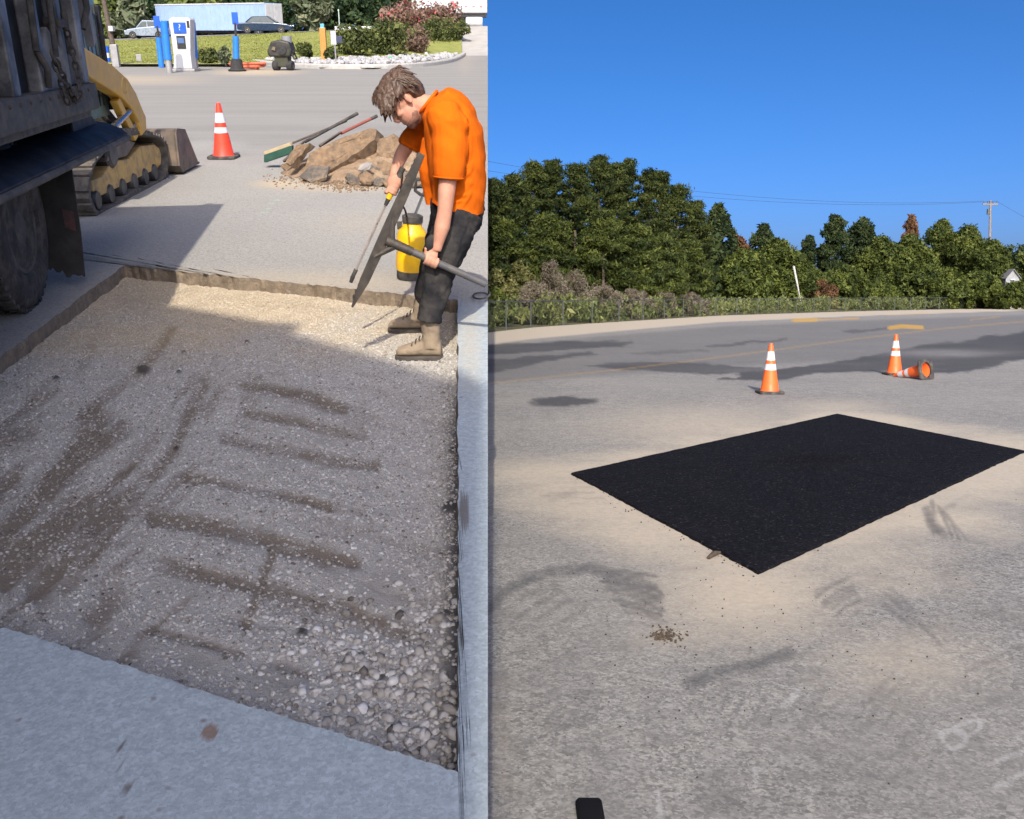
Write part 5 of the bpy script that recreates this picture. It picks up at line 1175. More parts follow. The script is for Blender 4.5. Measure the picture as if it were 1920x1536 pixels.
def sedan(label, p, head, body_m, L=4.5, suv=0.0, group='cars on the upper road'):
    u = nrm(head); T = Axes(p, u); th = Thing('car', label, 'car', p, ML, group); W = .88
    low = [(-L / 2, .32), (-L / 2 + .03, .70), (-L / 2 + .15, .86 + suv * .3), (-L * .22, .92 + suv * .3), (L * .18, .90), (L * .42, .78), (L / 2, .62), (L / 2 + .02, .32), (L * .1, .22), (-L * .3, .22)]
    th.part('body', MB().prism([T(s, -W, z) for s, z in low], T.l * W * 2), body_m, bevel=.07)
    hi = [(-L * .34 - suv * .25, .88), (-L * .20 - suv * .4, 1.40 + suv * .22), (L * .06, 1.43 + suv * .22), (L * .23, .88)]
    cab = MB(); rings = []
    cab.loft([[T(s, v * (1 if z < 1 else .86), z) for s, z in hi] for v in (-W * .95, W * .95)]); co = th.part('cabin', cab, body_m, bevel=.05)
    for sgn in (-1, 1):
        v = W * .925 * sgn
        def gp(s, z): return T(s, sgn * (W * .95 - (z - .88) / .55 * W * .133 + .006), z)
        for a, b, c, d in ((-.30, -.195, -.055, -.065), (-.05, -.05, .055, .19)):
            q = [gp(L * a - suv * .25 * (a < -.1), .93), gp(L * b - suv * .3 * (a < -.1), 1.35 + suv * .18), gp(L * c, 1.36 + suv * .18), gp(L * d, .93)]
            th.part('side_window', MB().prism(q, T.l * sgn * .008), M_GLASSD, parent=co)
    th.part('windscreen', MB().prism([T(L * .225, -W * .8, .92), T(L * .075, -W * .7, 1.38 + suv * .2), T(L * .075, W * .7, 1.38 + suv * .2), T(L * .225, W * .8, .92)], u * .02 + A([0, 0, .02])), M_GLASSD, parent=co)
    th.part('rear_window', MB().prism([T(-L * .335 - suv * .25, -W * .8, .95), T(-L * .215 - suv * .4, -W * .7, 1.37 + suv * .2), T(-L * .215 - suv * .4, W * .7, 1.37 + suv * .2), T(-L * .335 - suv * .25, W * .8, .95)], u * -.02 + A([0, 0, .02])), M_GLASSD, parent=co)
    for s in (-L * .31, L * .31):
        for sgn in (-1, 1): wheel_on(th, 'wheel', T(s, sgn * (W - .08), .32), T.l * sgn, .32, .20, M_CHROME, M_TYRE)
    for sgn in (-1, 1):
        th.part('tail_lamp', MB().box(T(-L / 2 + .02, sgn * W * .78, .74), (.10, .26, .14), T.ax), M_LAMPR, bevel=.02)
        th.part('headlight', MB().box(T(L / 2 - .06, sgn * W * .76, .62), (.14, .28, .12), T.ax), M_LAMPW, bevel=.02)
    return th
def up(px, y): 
    x = (px - CX) / FPX * (y * math.cos(PL)); return A([x, y, bank_z(x, y)])
def setz(p, px, py):                          # stand on the upper road
    q = LY(px, py, p[1]); return A([q[0], p[1], q[2]])
# a level road behind the crest so that the vehicles stand on something
def upper_road():
    V = []; ys = (88.5, 92, 96, 100, 103)
    for y in ys:
        for px in np.linspace(-300, 880, 24):
            x = (px - CX) / FPX * (y * math.cos(PL)); V.append((x, y, bank_z(x, y) + .03))
    W, H = 24, len(ys); idx = np.arange(W * H).reshape(H, W); F = np.stack([idx[:-1, :-1], idx[:-1, 1:], idx[1:, 1:], idx[1:, :-1]], -1).reshape(-1, 4)
    tago(link('upper_road', raw_mesh('upper_road', V, 4, F, None, True), pm('upper_road_asphalt', (0.22, 0.22, 0.22), (0.3, 0.29, 0.28), 1, .9), None, ML), kind='structure')
upper_road()
sedan('dark blue sedan parked in front of the blue trailer tail', up(499, 91), A([1, .06, 0]), M_CARBLUE, 4.7)
sedan('silver-blue estate car at the left end of the blue trailer', up(278, 91), A([-1, -.05, 0]), M_CARSIL, 3.6, .35)
def box_trailer():
    a, b = up(296, 99), up(500, 93); a = A([*a[:2], a[2]]); b = A([*b[:2], b[2]]); u = nrm(A([*(b - a)[:2], 0])); L = np.linalg.norm((b - a)[:2]); T = Axes(a, u); z0 = (a[2] + b[2]) / 2
    T.g[2] = min(a[2], b[2]); th = Thing('semi_trailer', 'long pale blue box trailer parked along the upper road', 'trailer', T(L / 2, 1.2, 0), ML)
    box = th.part('box', MB().box(T(L / 2, 1.2, 1.75), (L, 2.4, 2.3), T.ax), M_TRBLUE, bevel=.04)
    for k in range(26):
        th.part('side_rib', MB().box(T(.2 + (L - .4) * k / 25, -.015, 1.75), (.06, .03, 2.2), T.ax), M_TRBLUE, parent=box)
    th.part('top_rail', MB().box(T(L / 2, -.02, 2.88), (L + .02, .05, .10), T.ax), M_WHITEP, parent=box)
    for k in range(2): th.part('rear_door', MB().box(T(L + .02, .62 + 1.16 * k, 1.75), (.05, 1.1, 2.2), T.ax), M_WHITEP, parent=box, bevel=.01)
    th.part('chassis', MB().box(T(L / 2, 1.2, .5), (L * .96, 1.0, .25), T.ax), M_DARKSTEEL)
    for s in (L - 1.0, L - 2.1, 2.0):
        for v, sg in ((.15, -1), (2.25, 1)): wheel_on(th, 'wheel', T(s, v, .48), T.l * sg, .48, .28, M_CHROME, M_TYRE)
box_trailer()
def white_trailer():
    y = 93.; m = mpp(LY(840, 20, y), PL, HL)
    p0 = LY(772, 24, y); p1 = LY(913.5, 24, y); zg = LY(890, 54, y)[2]; L = p1[0] - p0[0]
    g = A([p0[0], y, zg]); T = Axes(g, A([1., 0, 0])); th = Thing('white_semi_trailer', 'big white box trailer at the top behind the flowering shrubs', 'trailer', T(L / 2, 1.2, 0), ML)
    zb = p0[2] - zg
    b = th.part('box', MB().box(T(L / 2, 1.2, zb + 1.35), (L, 2.4, 2.7), T.ax), M_WHITEP, bevel=.03)
    th.part('bottom_rail', MB().box(T(L / 2, -.02, zb + .04), (L - .02, .05, .12), T.ax), pm('grey_rail', (.35, .35, .35), None, 3, .5), parent=b)
    for k in range(6): th.part('side_marker', MB().box(T(L * (.42 + .1 * k), -.03, zb + .5), (.22, .03, .05), T.ax), M_LAMPR, parent=b)
    th.part('vent', MB().box(T(L * .34, -.03, zb + .5), (.4, .03, .3), T.ax), M_TYRE, parent=b)
    th.part('chassis', MB().box(T(L / 2, 1.2, zb - .22), (L * .98, 1.0, .35), T.ax).box(T(L * .5, .5, zb - .18), (L * .98, .1, .3), T.ax), pm('grey_chassis', (.2, .2, .2), None, 3, .6))
    tk = MB(); c = T(L * .83, .42, zb - .75); tk.lathe([(.05, -.82), (.30, -.80), (.40, -.72), (.42, -.6), (.42, .6), (.40, .70), (.05, .74)], c, T.u, 24)
    th.part('fuel_tank', tk, M_WHITEP, smooth=True)
    th.part('landing_leg', MB().box(T(L * .62, .3, zb * .5), (.12, .12, zb), T.ax), M_DARKSTEEL)
    for s in (1.0, 2.2):
        for v, sg in ((.15, -1), (2.25, 1)): wheel_on(th, 'wheel', T(s, v, .48), T.l * sg, .48, .28, M_CHROME, M_TYRE)
white_trailer()
def low_wall():
    a, b = LY(628, 56, 90), LY(748, 56, 90); m = MB(); m.box((a + b) / 2 + A([0, 0, .0]), (b[0] - a[0], .3, .55))
    single('low_wall', m, M_WHITEP, ML, (a + b) / 2, 'long low white wall at the crest left of the flowering shrub', 'wall', bevel=.03)
    p = LY(637, 57, 91); single('sign_pole', MB().cyl(p - A([0, 0, .3]), p + A([0, 0, 1.6]), .05, n=8).box(p + A([0, 0, 1.65]), (.12, .12, .12)), pm('pale_green_metal', (.45, .55, .52), None, 3, .5), ML, p, 'thin pale pole standing at the left end of the low white wall', 'pole')
low_wall()

# ------------------------------------------------------------------ air station
M_BLUEP = pm('bright_blue_paint', (0.025, 0.20, 0.72), (0.02, 0.16, 0.62), 3, .4)
M_SIGNB = pm('sign_blue', (0.015, 0.10, 0.62), (0.012, 0.085, 0.55), 3, .4)
M_GREYM = pm('galvanised_grey', (0.38, 0.38, 0.38), (0.30, 0.30, 0.30), 4, .5, .4)
def kiosk():
    p = LG(348, 134); m = mpp(p, PL, HL); w = 44 * m; h = 93 * m
    th = Thing('air_kiosk', 'white tyre air kiosk with blue sign panel between two blue posts', 'kiosk', p, ML)
    cab = MB(); cab.prism([p + A([x + .05 * z, -.35, z]) for x, z in ((-w * .40, .12), (-w * .36, h * .3), (-w * .44, h * .96), (-w * .38, h), (w * .38, h), (w * .44, h * .96), (w * .36, h * .3), (w * .40, .12))], (0, .7, 0))
    b = th.part('cabinet', cab, M_WHITEP, bevel=.04)
    th.part('plinth', MB().box(p + A([0, 0, .06]), (w * 1.05, .9, .12)), M_GREYM, bevel=.02)
    sg = th.part('sign_panel', MB().box(p + A([.05 * h * .8, -.37, h * .815]), (w * .52, .05, h * .20)), M_SIGNB, bevel=.01)
    cu = bpy.data.curves.new('sign_mark', 'FONT'); cu.body = '?'; cu.size = h * .16; cu.align_x = 'CENTER'; cu.align_y = 'CENTER'; cu.extrude = .004
    to = bpy.data.objects.new('tmp', cu); COL.objects.link(to); dg = bpy.context.evaluated_depsgraph_get(); me = bpy.data.meshes.new_from_object(to.evaluated_get(dg)); bpy.data.objects.remove(to)
    me.transform(Matrix.Translation((.05 * h * .8, -.402, h * .82)) @ Matrix.Rotation(math.pi / 2, 4, 'X')); me.name = 'sign_mark'
    th.part('sign_mark', me, M_WHITEP, parent=sg)
    sc_ = th.part('screen_recess', MB().box(p + A([.02 + .05 * h * .5, -.36, h * .55]), (w * .36, .05, h * .24)), M_TYRE, bevel=.01)
    th.part('screen', MB().box(p + A([.02 + .05 * h * .5, -.39, h * .58]), (w * .28, .02, h * .10)), pm('screen_blue', (0.10, 0.18, 0.36), (.06, .1, .2), 2, .2), parent=sc_)
    th.part('hose', MB().tube([p + A([-w * .42, -.38, h * .85]), p + A([-w * .5, -.42, h * .6]), p + A([-w * .40, -.42, h * .3]), p + A([-w * .44, -.4, h * .06])], .035, 8), M_TYRE, smooth=True)
    for sx in (-1, 1): th.part('bracket', MB().box(p + A([sx * w * .44, -.3, h * .88]), (.10, .16, .28)), M_TYRE, bevel=.02)
    for px, lab in ((318, 'left'), (367, 'right')):
        q = LG(px, 137 if px < 340 else 133); qh = (137 - 50) * m
        b2 = Thing('blue_bollard', 'tall blue bollard on a grey foot at the %s side of the air kiosk' % lab, 'bollard', q, ML, 'blue bollards at the air kiosk')
        ln = A([.02 if px < 340 else .06, 0, 0])
        b2.part('sleeve', MB().tube([q + A([0, 0, qh * .26]), q + ln + A([0, 0, qh * .98]), q + ln + A([0, 0, qh])], [.16, .16, .10], 14), M_BLUEP, smooth=True)
        b2.part('foot', MB().cyl(q, q + A([0, 0, qh * .28]), .13, n=14), M_GREYM, smooth=True)
kiosk()
def post_sign(px, py, top, lean, label, foot=False):
    p = LG(px, py); m = mpp(p, PL, HL); h = (py - top) * m; th = Thing('sign_post', label, 'sign', p, ML, 'blue sign posts')
    tp = p + A([lean * m, 0, h]); pl_ = p + (tp - p) * .58
    th.part('sleeve', MB().tube([p + A([0, 0, .02 if not foot else .45]), pl_], [.14, .13], 12), M_BLUEP, smooth=True)
    th.part('pole', MB().tube([pl_, p + (tp - p) * .8], .05, 8), M_TYRE, smooth=True)
    th.part('sign_panel', MB().box(p + (tp - p) * .87, (11 * m, .05, 21 * m)), M_SIGNB, bevel=.01)
    if foot: th.part('tub', MB().lathe([(.05, .0), (.36, .0), (.40, .06), (.28, .12), (.24, .48), (.16, .52), (.02, .52)], p, (0, 0, 1), 18), M_TYRE, smooth=True)
post_sign(303, 127, 36, 2, 'leaning blue post with blue sign left of the air kiosk')
post_sign(445, 134, 28, 6, 'blue sign post standing in a black tub right of the kiosk', True)
def small_left():
    p = LG(467, 131); rnd = random.Random(2); mb = MB()
    path = [p + A([math.cos(t) * (.25 + .03 * t) * 1.6, math.sin(t) * .3, .05 + .02 * t]) for t in np.linspace(0, 12, 40)]
    single('coiled_hose', MB().tube(path, .06, 7), pm('orange_hose', (.55, .12, .05), (.45, .1, .05), 5, .6), ML, p, 'orange-red coiled hose on the ground beside the black tub', 'hose', smooth=True)
    # grey pole with white box
    p = LG(219, 126); m = mpp(p, PL, HL); th = Thing('utility_post', 'wide grey post topped by a dark pole and white box at left', 'post', p, ML)
    th.part('post', MB().box(p + A([0, 0, 20 * m]), (13 * m, .25, 40 * m)), M_GREYM, bevel=.03)
    th.part('pole', MB().cyl(p + A([-.05, 0, 40 * m]), p + A([-.2, 0, 130 * m]), .13, .10, 10), M_BARK, smooth=True); th.part('lamp_box', MB().box(p + A([.05, -.1, 67 * m]), (8 * m, .3, 9 * m)), M_WHITEP, bevel=.02)
    p = LG(204, 122); th = Thing('striped_bollard', 'short blue and white bollard behind the loader arm', 'bollard', p, ML)
    th.part('tube', MB().cyl(p, p + A([0, 0, .9]), .12, n=12), M_WHITEP, smooth=True); th.part('band', MB().cyl(p + A([0, 0, .1]), p + A([0, 0, .35]), .13, n=12).cyl(p + A([0, 0, .6]), p + A([0, 0, .92]), .13, n=12), M_SIGNB, smooth=True)
    p = LG(262, 122); th = Thing('white_marker', 'small white marker standing on the grass left of the kiosk', 'marker', p, ML)
    th.part('plate', MB().box(p + A([0, 0, .35]), (.28, .06, .35)), M_GREYM, bevel=.02); th.part('stake', MB().cyl(p, p + A([0, 0, .3]), .03, n=8), M_GREYM)
    # black wheeled machine
    p = LG(532, 132); m = mpp(p, PL, HL); th = Thing('plate_compactor', 'black wheeled machine standing on the lot below the bank', 'machine', p, ML)
    M_BK = pm('machine_black', (.012, .012, .011), (.03, .03, .026), 4, .6, dirt=(.08, .07, .05), dscale=3, damt=.4)
    th.part('engine_housing', MB().prism([p + A([x * m, -.45, z * m]) for x, z in ((-22, 24), (-24, 34), (-16, 50), (0, 54), (18, 50), (22, 36), (18, 24))], (0, .9, 0)), M_BK, bevel=.08)
    th.part('lower_frame', MB().box(p + A([0, 0, 16 * m]), (26 * m, .7, 20 * m)), pm('olive_frame', (.028, .032, .016), (.05, .05, .03), 3, .7), bevel=.05)
    for x in (-11, 15): wheel_on(th, 'wheel', p + A([x * m, -.2, .21]), A([1, -.3, 0]), .21, .26, M_DARKSTEEL, M_TYRE)
    th.part('gauge', MB().prism([p + A([x * m, -.46, z * m]) for x, z in ((-15, 36), (-12, 42), (-7, 41), (-8, 35))], (0, -.05, 0)), pm('tan_dial', (.16, .13, .085), None, 5, .5))
    th.part('starter_cover', MB().lathe([(.02, 0), (.20, 0), (.20, .05), (.02, .07)], p + A([4 * m, -.45, 36 * m]), (0, -1, 0), 16), M_TYRE, smooth=True)
    th.part('air_filter', MB().cyl(p + A([10 * m, 0, 48 * m]), p + A([10 * m, 0, 60 * m]), .22, n=14), pm('grey_filter', (.25, .26, .28), None, 5, .5), smooth=True)
    th.part('handle', MB().tube([p + A([16 * m, -.3, 40 * m]), p + A([24 * m, -.3, 20 * m]), p + A([24 * m, .3, 20 * m]), p + A([16 * m, .3, 40 * m])], .04, 8), M_BK)
    # orange post with grey sign
    p = LG(609, 119); m = mpp(p, PL, HL); th = Thing('orange_post', 'thick orange post with blue top left of the island hedge', 'post', p, ML)
    M_OP = pm('orange_brown_post', (.56, .26, .06), (.48, .21, .05), 4, .7)
    th.part('post', MB().box(p + A([0, 0, 31 * m]), (11 * m, .28, 62 * m)), M_OP, bevel=.03); th.part('cap', MB().box(p + A([0, 0, 65 * m]), (7 * m, .2, 8 * m)), pm('light_blue_cap', (.12, .42, .62), None, 4, .5), bevel=.02)
    p2 = LY(628, 84, 54); m2 = mpp(p2, PL, HL); th = Thing('notice_board', 'small grey and dark board standing right of the orange post', 'sign', A([p2[0], 54, bank_z(p2[0], 54)]), ML)
    th.part('panel', MB().box(p2 + A([-2 * m2, 0, 12 * m2]), (10 * m2, .06, 24 * m2)), pm('pale_grey_panel', (.5, .5, .56), None, 4, .5), bevel=.01); th.part('dark_panel', MB().box(p2 + A([7 * m2, .05, 9 * m2]), (14 * m2, .06, 12 * m2)), pm('navy_panel', (.04, .05, .1), None, 4, .5), bevel=.01)
    th.part('stake', MB().cyl(A([p2[0], 54, bank_z(p2[0], 54) - .05]), p2, .04, n=8), M_GREYM)
small_left()

# ------------------------------------------------------------------ rubble pile with tools
M_SOIL = pm('loose_brown_soil', (0.30, 0.205, 0.125), (0.20, 0.135, 0.085), 9, .95, bump=.9, bscale=24, bdist=.03, dirt=(0.40, 0.31, 0.21), dscale=6, damt=.6)
M_SLAB = pm('broken_asphalt_soil_face', (0.27, 0.18, 0.105), (0.17, 0.115, 0.07), 16, .95, bump=.8, bscale=30, bdist=.02, dirt=(0.09, 0.07, 0.05), dscale=12, damt=.7)
M_CHUNK = pm('broken_asphalt_dark', (0.12, 0.105, 0.09), (0.06, 0.055, 0.05), 7, .95, bump=.9, bscale=40, bdist=.02, dirt=(0.36, 0.27, 0.18), dscale=5, damt=.75)
def rubble():
    # low mound of soil
    c = LG(690, 338); n = 56; V = []; 
    for j in range(n):
        for i in range(n):
            a = i / (n - 1) * 2 - 1; b = j / (n - 1) * 2 - 1; x = a * 1.15; y = b * .95; r = math.hypot(a, b * 1.02)
            h = max(0, 1 - r ** 1.6) * .36 * (0.45 + .55 * min(1, max(0, (b + 1)))) + (float(fbm(np.array(x * 4), np.array(y * 4), 5)) - .5) * .26 * max(0, 1 - r * r)
            V.append((c[0] + x - .02, c[1] + y + .75, h - .012))
    idx = np.arange(n * n).reshape(n, n); F = np.stack([idx[:-1, :-1], idx[:-1, 1:], idx[1:, 1:], idx[1:, :-1]], -1).reshape(-1, 4)
    me = raw_mesh('soil_mound', V, 4, F, None, False); tago(link('soil_mound', me, M_SOIL, None, ML), 'heap of loose brown soil and rubble behind the man', 'soil heap', kind='stuff')
    def slab(poly, y0, y1, thick, mat, name, label, cat='slab', group=None, seed=1):
        """irregular slab: poly in photo pixels with a depth interpolated from left (y0) to right (y1)"""
        xs = [p[0] for p in poly]; lo, hi = min(xs), max(xs); rnd = random.Random(seed); P = []
        for k in range(len(poly)):
            a, b = poly[k], poly[(k + 1) % len(poly)]
            for t in (0, .33, .66):
                px, py = a[0] + (b[0] - a[0]) * t + (rnd.uniform(-2, 2) if t else 0), a[1] + (b[1] - a[1]) * t + (rnd.uniform(-2, 2) if t else 0)
                P.append(LY(px, py, y0 + (y1 - y0) * (px - lo) / (hi - lo) + (py - poly[0][1]) * -.004))
        P = [A(p) for p in P]; cen = sum(P) / len(P); nn = A([.35, .8, -.55]); mb = MB()
        front = [p for p in P]; back = [p + nn * thick + A([rnd.uniform(-.02, .02) for _ in range(3)]) for p in P]; mid = [cen + (p - cen) * .55 - nn * rnd.uniform(.0, .03) for p in P]
        mb.loft([mid, front, back], cap=True); b = A([cen[0], cen[1], 0])
        return single(name, mb, mat, ML, b, label, cat, group)
    slab([(572, 318), (580, 288), (628, 264), (692, 241), (706, 243), (702, 262), (668, 288), (640, 306), (606, 322)], 11.35, 11.6, .20, M_SLAB, 'asphalt_slab', 'largest tilted slab of broken paving with brown underside in the rubble', seed=3)
    slab([(535, 306), (556, 272), (580, 268), (566, 290), (545, 310)], 11.5, 11.6, .10, M_SLAB, 'asphalt_slab', 'narrow pale slab leaning at the left end of the rubble', seed=4)
    slab([(706, 262), (738, 250), (752, 262), (750, 296), (722, 300), (706, 285)], 11.9, 12.0, .25, M_SLAB, 'asphalt_slab', 'rough brown slab at the back right of the rubble', seed=5)
    def chunk(px, py, w, h, seed, mat, label, group='broken paving chunks in the rubble pile', y=None):
        p = LG(px, py) if y is None else LY(px, py, y); m = mpp(p, PL, HL); rng = random.Random(seed); mb = MB(); W, H_ = w * m / 2 * 1.15, h * m / 2
        k = rng.choice((5, 6, 7)); rot = rng.uniform(0, 6); rad = [rng.uniform(.75, 1.1) for _ in range(k)]; n_ = nrm(A([rng.uniform(-.7, .7), rng.uniform(-.9, .1), 1.0])); xx, yy_, _ = frame(n_)
        ring = lambda s_, z_: [p + A([0, 0, H_ * .9]) + (xx * math.cos(rot + 6.283 * i / k) + yy_ * math.sin(rot + 6.283 * i / k)) * rad[i] * s_ * W + n_ * z_ * H_ * .40 + A([rng.uniform(-.012, .012) for _ in range(3)]) for i in range(k)]
        mb.loft([ring(.80, -1), ring(1.0, -.6), ring(1.02, .5), ring(.9, .9)]); return single('paving_chunk', mb, mat, ML, p, label, 'paving chunk', group)
    G = 'dark flat chunk lying under the lower edge of the largest slab'
    chunk(594, 341, 52, 26, 1, M_CHUNK, 'dark flat chunk below the largest tilted slab'); chunk(640, 322, 30, 18, 2, M_CHUNK, G); chunk(545, 322, 34, 12, 3, M_SLAB, 'flat tan chunk at the left foot of the rubble')
    for i, (px, py, w, h, mt) in enumerate(sorted(((660, 346, 26, 20, 1), (688, 349, 30, 26, 0), (700, 320, 36, 16, 0), (720, 330, 44, 22, 0), (745, 344, 40, 24, 1), (760, 330, 34, 20, 0), (668, 332, 22, 16, 0), (735, 352, 30, 16, 0), (780, 352, 36, 20, 1), (772, 310, 40, 24, 0), (680, 308, 30, 16, 0), (712, 350, 24, 18, 1), (650, 338, 18, 12, 1), (748, 312, 34, 22, 0), (730, 305, 26, 18, 1), (765, 296, 40, 26, 0), (726, 318, 46, 20, 0), (695, 334, 38, 18, 1), (756, 350, 44, 16, 0)))):
        yy = None if py > 335 else (11.45 + (335 - py) * .018); chunk(px, py, w, h, 20 + i, M_CHUNK if mt else M_SLAB, ordinal(i) + ' from the left of the small %s chunks in the rubble' % ('dark or tan' if True else ''), y=yy)
    chunk(683, 318, 26, 10, 50, pm('pale_paving_chip', (.34, .32, .29), (.27, .25, .23), 6, .9), 'small pale grey chip on top of the rubble', y=11.3)
    rng = np.random.default_rng(4); crumbs = MB()
    for k in range(900):
        px = rng.normal(650, 80); py = 348 + rng.normal(0, 7) - abs(px - 660) * .10; 
        if px > 800 or px < 490: continue
        p = LG(px, py); s = rng.uniform(.004, .020) * rng.uniform(.6, 1.4); crumbs.ell(p + A([0, 0, s * .3]), (s, s * rng.uniform(.5, 1), s * rng.uniform(.4, .8)), frame(rng.normal(size=3)), 5, 4)
    single('rubble_crumbs', crumbs, M_SLAB, ML, LG(650, 345), 'small crumbs of soil and paving scattered round the rubble pile', 'rubble', kind='stuff')
    # broom and shovels
    y = 12.0; p = LG(525, 306); th = Thing('push_broom', 'push broom with green head lying against the left of the rubble', 'broom', p, ML)
    hd0, hd1 = LY(499, 303, 12.45), LY(548, 286, 12.35)
    bl_ = th.part('head', MB().beam(hd0 + A([0, 0, .10]), hd1 + A([0, 0, .10]), .07, .05), pm('pale_wood', (.45, .36, .22), (.36, .28, .17), 8, .7), bevel=.008)
    br = MB()
    for k in range(28):
        q = hd0 + (hd1 - hd0) * (k + .5) / 28; br.prism([q + A([-.016, -.035, .085]), q + A([.016, -.035, .085]), q + A([.02, -.06, -.005]), q + A([-.02, -.06, -.005])], (0, .09, 0))
    th.part('bristles', br, pm('green_bristles', (.012, .05, .034), (.018, .07, .048), 12, .9), parent=bl_)
    th.part('handle', MB().tube([(hd0 + hd1) / 2 + A([0, 0, .1]), LY(650, 227, 12.9)], .014, 8), M_BARK, smooth=True)
    def shovel(label, a, b, blade_px, y0, y1, hm):
        A0, B0 = LY(*a, y0), LY(*b, y1); th = Thing('shovel', label, 'shovel', A0, ML, 'shovels lying on the rubble'); d = nrm(B0 - A0)
        th.part('handle', MB().tube([A0, B0 - d * .12], .019, 10), hm, smooth=True); th.part('grip', MB().tube([B0 - d * .14, B0], [.02, .022], 10), M_RUBBER, smooth=True)
        tip = LY(*blade_px, y0 - .25); s = nrm(np.cross(tip - A0, [0, .6, 1])); u_ = nrm(tip - A0); Lb = np.linalg.norm(tip - A0); mb = MB(); R_ = []
        for t, w in ((0, .035), (.15, .11), (.55, .125), (.85, .10), (1, .02)): 
            c = A0 + u_ * Lb * t; nn_ = nrm(np.cross(s, u_)); R_.append([c + s * w, c + s * w * .5 + nn_ * .018, c + nn_ * .026, c - s * w * .5 + nn_ * .018, c - s * w, c - s * w * .5 + nn_ * .008, c + nn_ * .016, c + s * w * .5 + nn_ * .008])
        mb.loft(R_); th.part('blade', mb, M_BUCKET, smooth=True)
    shovel('black handled shovel reaching up and right over the rubble pile', (572, 266), (670, 213), (533, 304), 12.0, 12.7, M_RUBBER)
    shovel('red handled shovel lying right of the black handled one', (640, 250), (706, 218), (600, 275), 12.2, 12.9, pm('dull_red_handle', (.36, .10, .07), (.26, .08, .06), 8, .6))
rubble()
# ------------------------------------------------------------------ right: cones, fence, trees, poles
cone('orange traffic cone standing alone left of the upright pair', RG(1443, 738), MR, .76)
cone('upright orange cone with the fallen cone lying beside it', RG(1677, 703), MR, .76)
# the fallen cone: axis lies on the ground, open base towards the viewer's right
pb = RG(1737, 712); ax_l = nrm(A([-.50, .864, 0])); tilt = math.asin((.185 - .02) / .76)
zc = nrm(ax_l * math.cos(tilt) + A([0, 0, -1]) * math.sin(tilt)); xc = nrm(np.cross([0, 0, 1.], zc)); yc = np.cross(zc, xc)
Mc = Matrix(((xc[0], yc[0], zc[0], pb[0]), (xc[1], yc[1], zc[1], pb[1]), (xc[2], yc[2], zc[2], .180), (0, 0, 0, 1)))
cone('fallen orange cone lying on its side with open black base', pb, MR, .70, ML_=Mc)

M_GALV = pm('weathered_galvanised', (0.085, 0.10, 0.092), (0.06, 0.072, 0.066), 5, .6, .2)
def fence():
    pts = [RG(870, 629), RG(1000, 614), RG(1120, 606), RG(1350, 592), RG(1600, 584), RG(1920, 577), RG(2250, 573)]
    th = Thing('chain_link_fence', 'low grey chain link fence running along the far road edge', 'fence', pts[2], MR)
    P = [A(p) for p in pts]; cum = [0]
    for a, b in zip(P[:-1], P[1:]): cum.append(cum[-1] + np.linalg.norm(b - a))
    def at(s):
        k = min(len(P) - 2, max(0, np.searchsorted(cum, s) - 1)); t = (s - cum[k]) / (cum[k + 1] - cum[k]); return P[k] + (P[k + 1] - P[k]) * t
    Ht = lambda s: 1.27 + min(.2, s * .0016)
    L = cum[-1]; s = 1.5
    pm0 = MB().cyl((0, 0, -.05), (0, 0, 1.0), .032, n=8).ell((0, 0, 1.0), (.036, .036, .03), None, 8, 5).mesh('post', (0, 0, 0), True); pm0.materials.append(M_GALV)
    while s < L:
        q = at(s); o = bpy.data.objects.new('post', pm0); COL.objects.link(o); o.parent = th.o; o.location = Vector(q - th.base); o.scale = (1, 1, Ht(s)); s += 4.2
    r = MB(); r.tube([at(x) + A([0, 0, Ht(x)]) for x in np.linspace(0, L, 80)], .026, 6); th.part('top_rail', r, M_GALV, smooth=True)
    w = MB(); sp = .11; n = int(L / sp)
    V = []; F = []
    for k in range(n):
        for sg in (1, -1):
            a = at(k * sp); b = at(min(L - .01, max(0.01, k * sp + sg * 1.3))); d = nrm(b - a) * .003
            o = len(V); z0, z1 = .04, Ht(k * sp)
            V += [a - d + A([0, 0, z0]), a + d + A([0, 0, z0]), b + d + A([0, 0, z1]), b - d + A([0, 0, z1])]; F.append((o, o + 1, o + 2, o + 3))
    me = raw_mesh('chain_link', np.array(V) - th.base, 4, np.array(F)); o = link('chain_link', me, M_GALV, th.o); o['kind'] = 'stuff'
    return at, L
FAT, FLEN = fence()

L_PINE = leaf_mat('pine_needles', ((0.009, 0.018, 0.005), (0.029, 0.045, 0.010), (0.088, 0.104, 0.022)), .2, .35)
L_PINE2 = leaf_mat('bright_pine_needles', ((0.013, 0.024, 0.006), (0.042, 0.060, 0.012), (0.11, 0.13, 0.025)), .2, .35)
L_DEC = leaf_mat('broadleaf_green', ((0.018, 0.031, 0.007), (0.058, 0.080, 0.015), (0.14, 0.165, 0.034)), .25, .25)
L_DEC2 = leaf_mat('dark_cedar_green', ((0.008, 0.018, 0.007), (0.023, 0.040, 0.013), (0.06, 0.08, 0.024)), .2, .3)
L_RUST = leaf_mat('rusty_leaves', ((0.06, 0.03, 0.015), (0.13, 0.07, 0.035), (0.22, 0.12, 0.06)), .25, .4)
L_DRY = leaf_mat('dry_brush', ((0.085, 0.07, 0.05), (0.165, 0.14, 0.10), (0.27, 0.235, 0.175)), .2, .5)
L_OLIVE = leaf_mat('olive_weeds', ((0.05, 0.06, 0.02), (0.12, 0.125, 0.04), (0.22, 0.21, 0.08)), .25, .5)
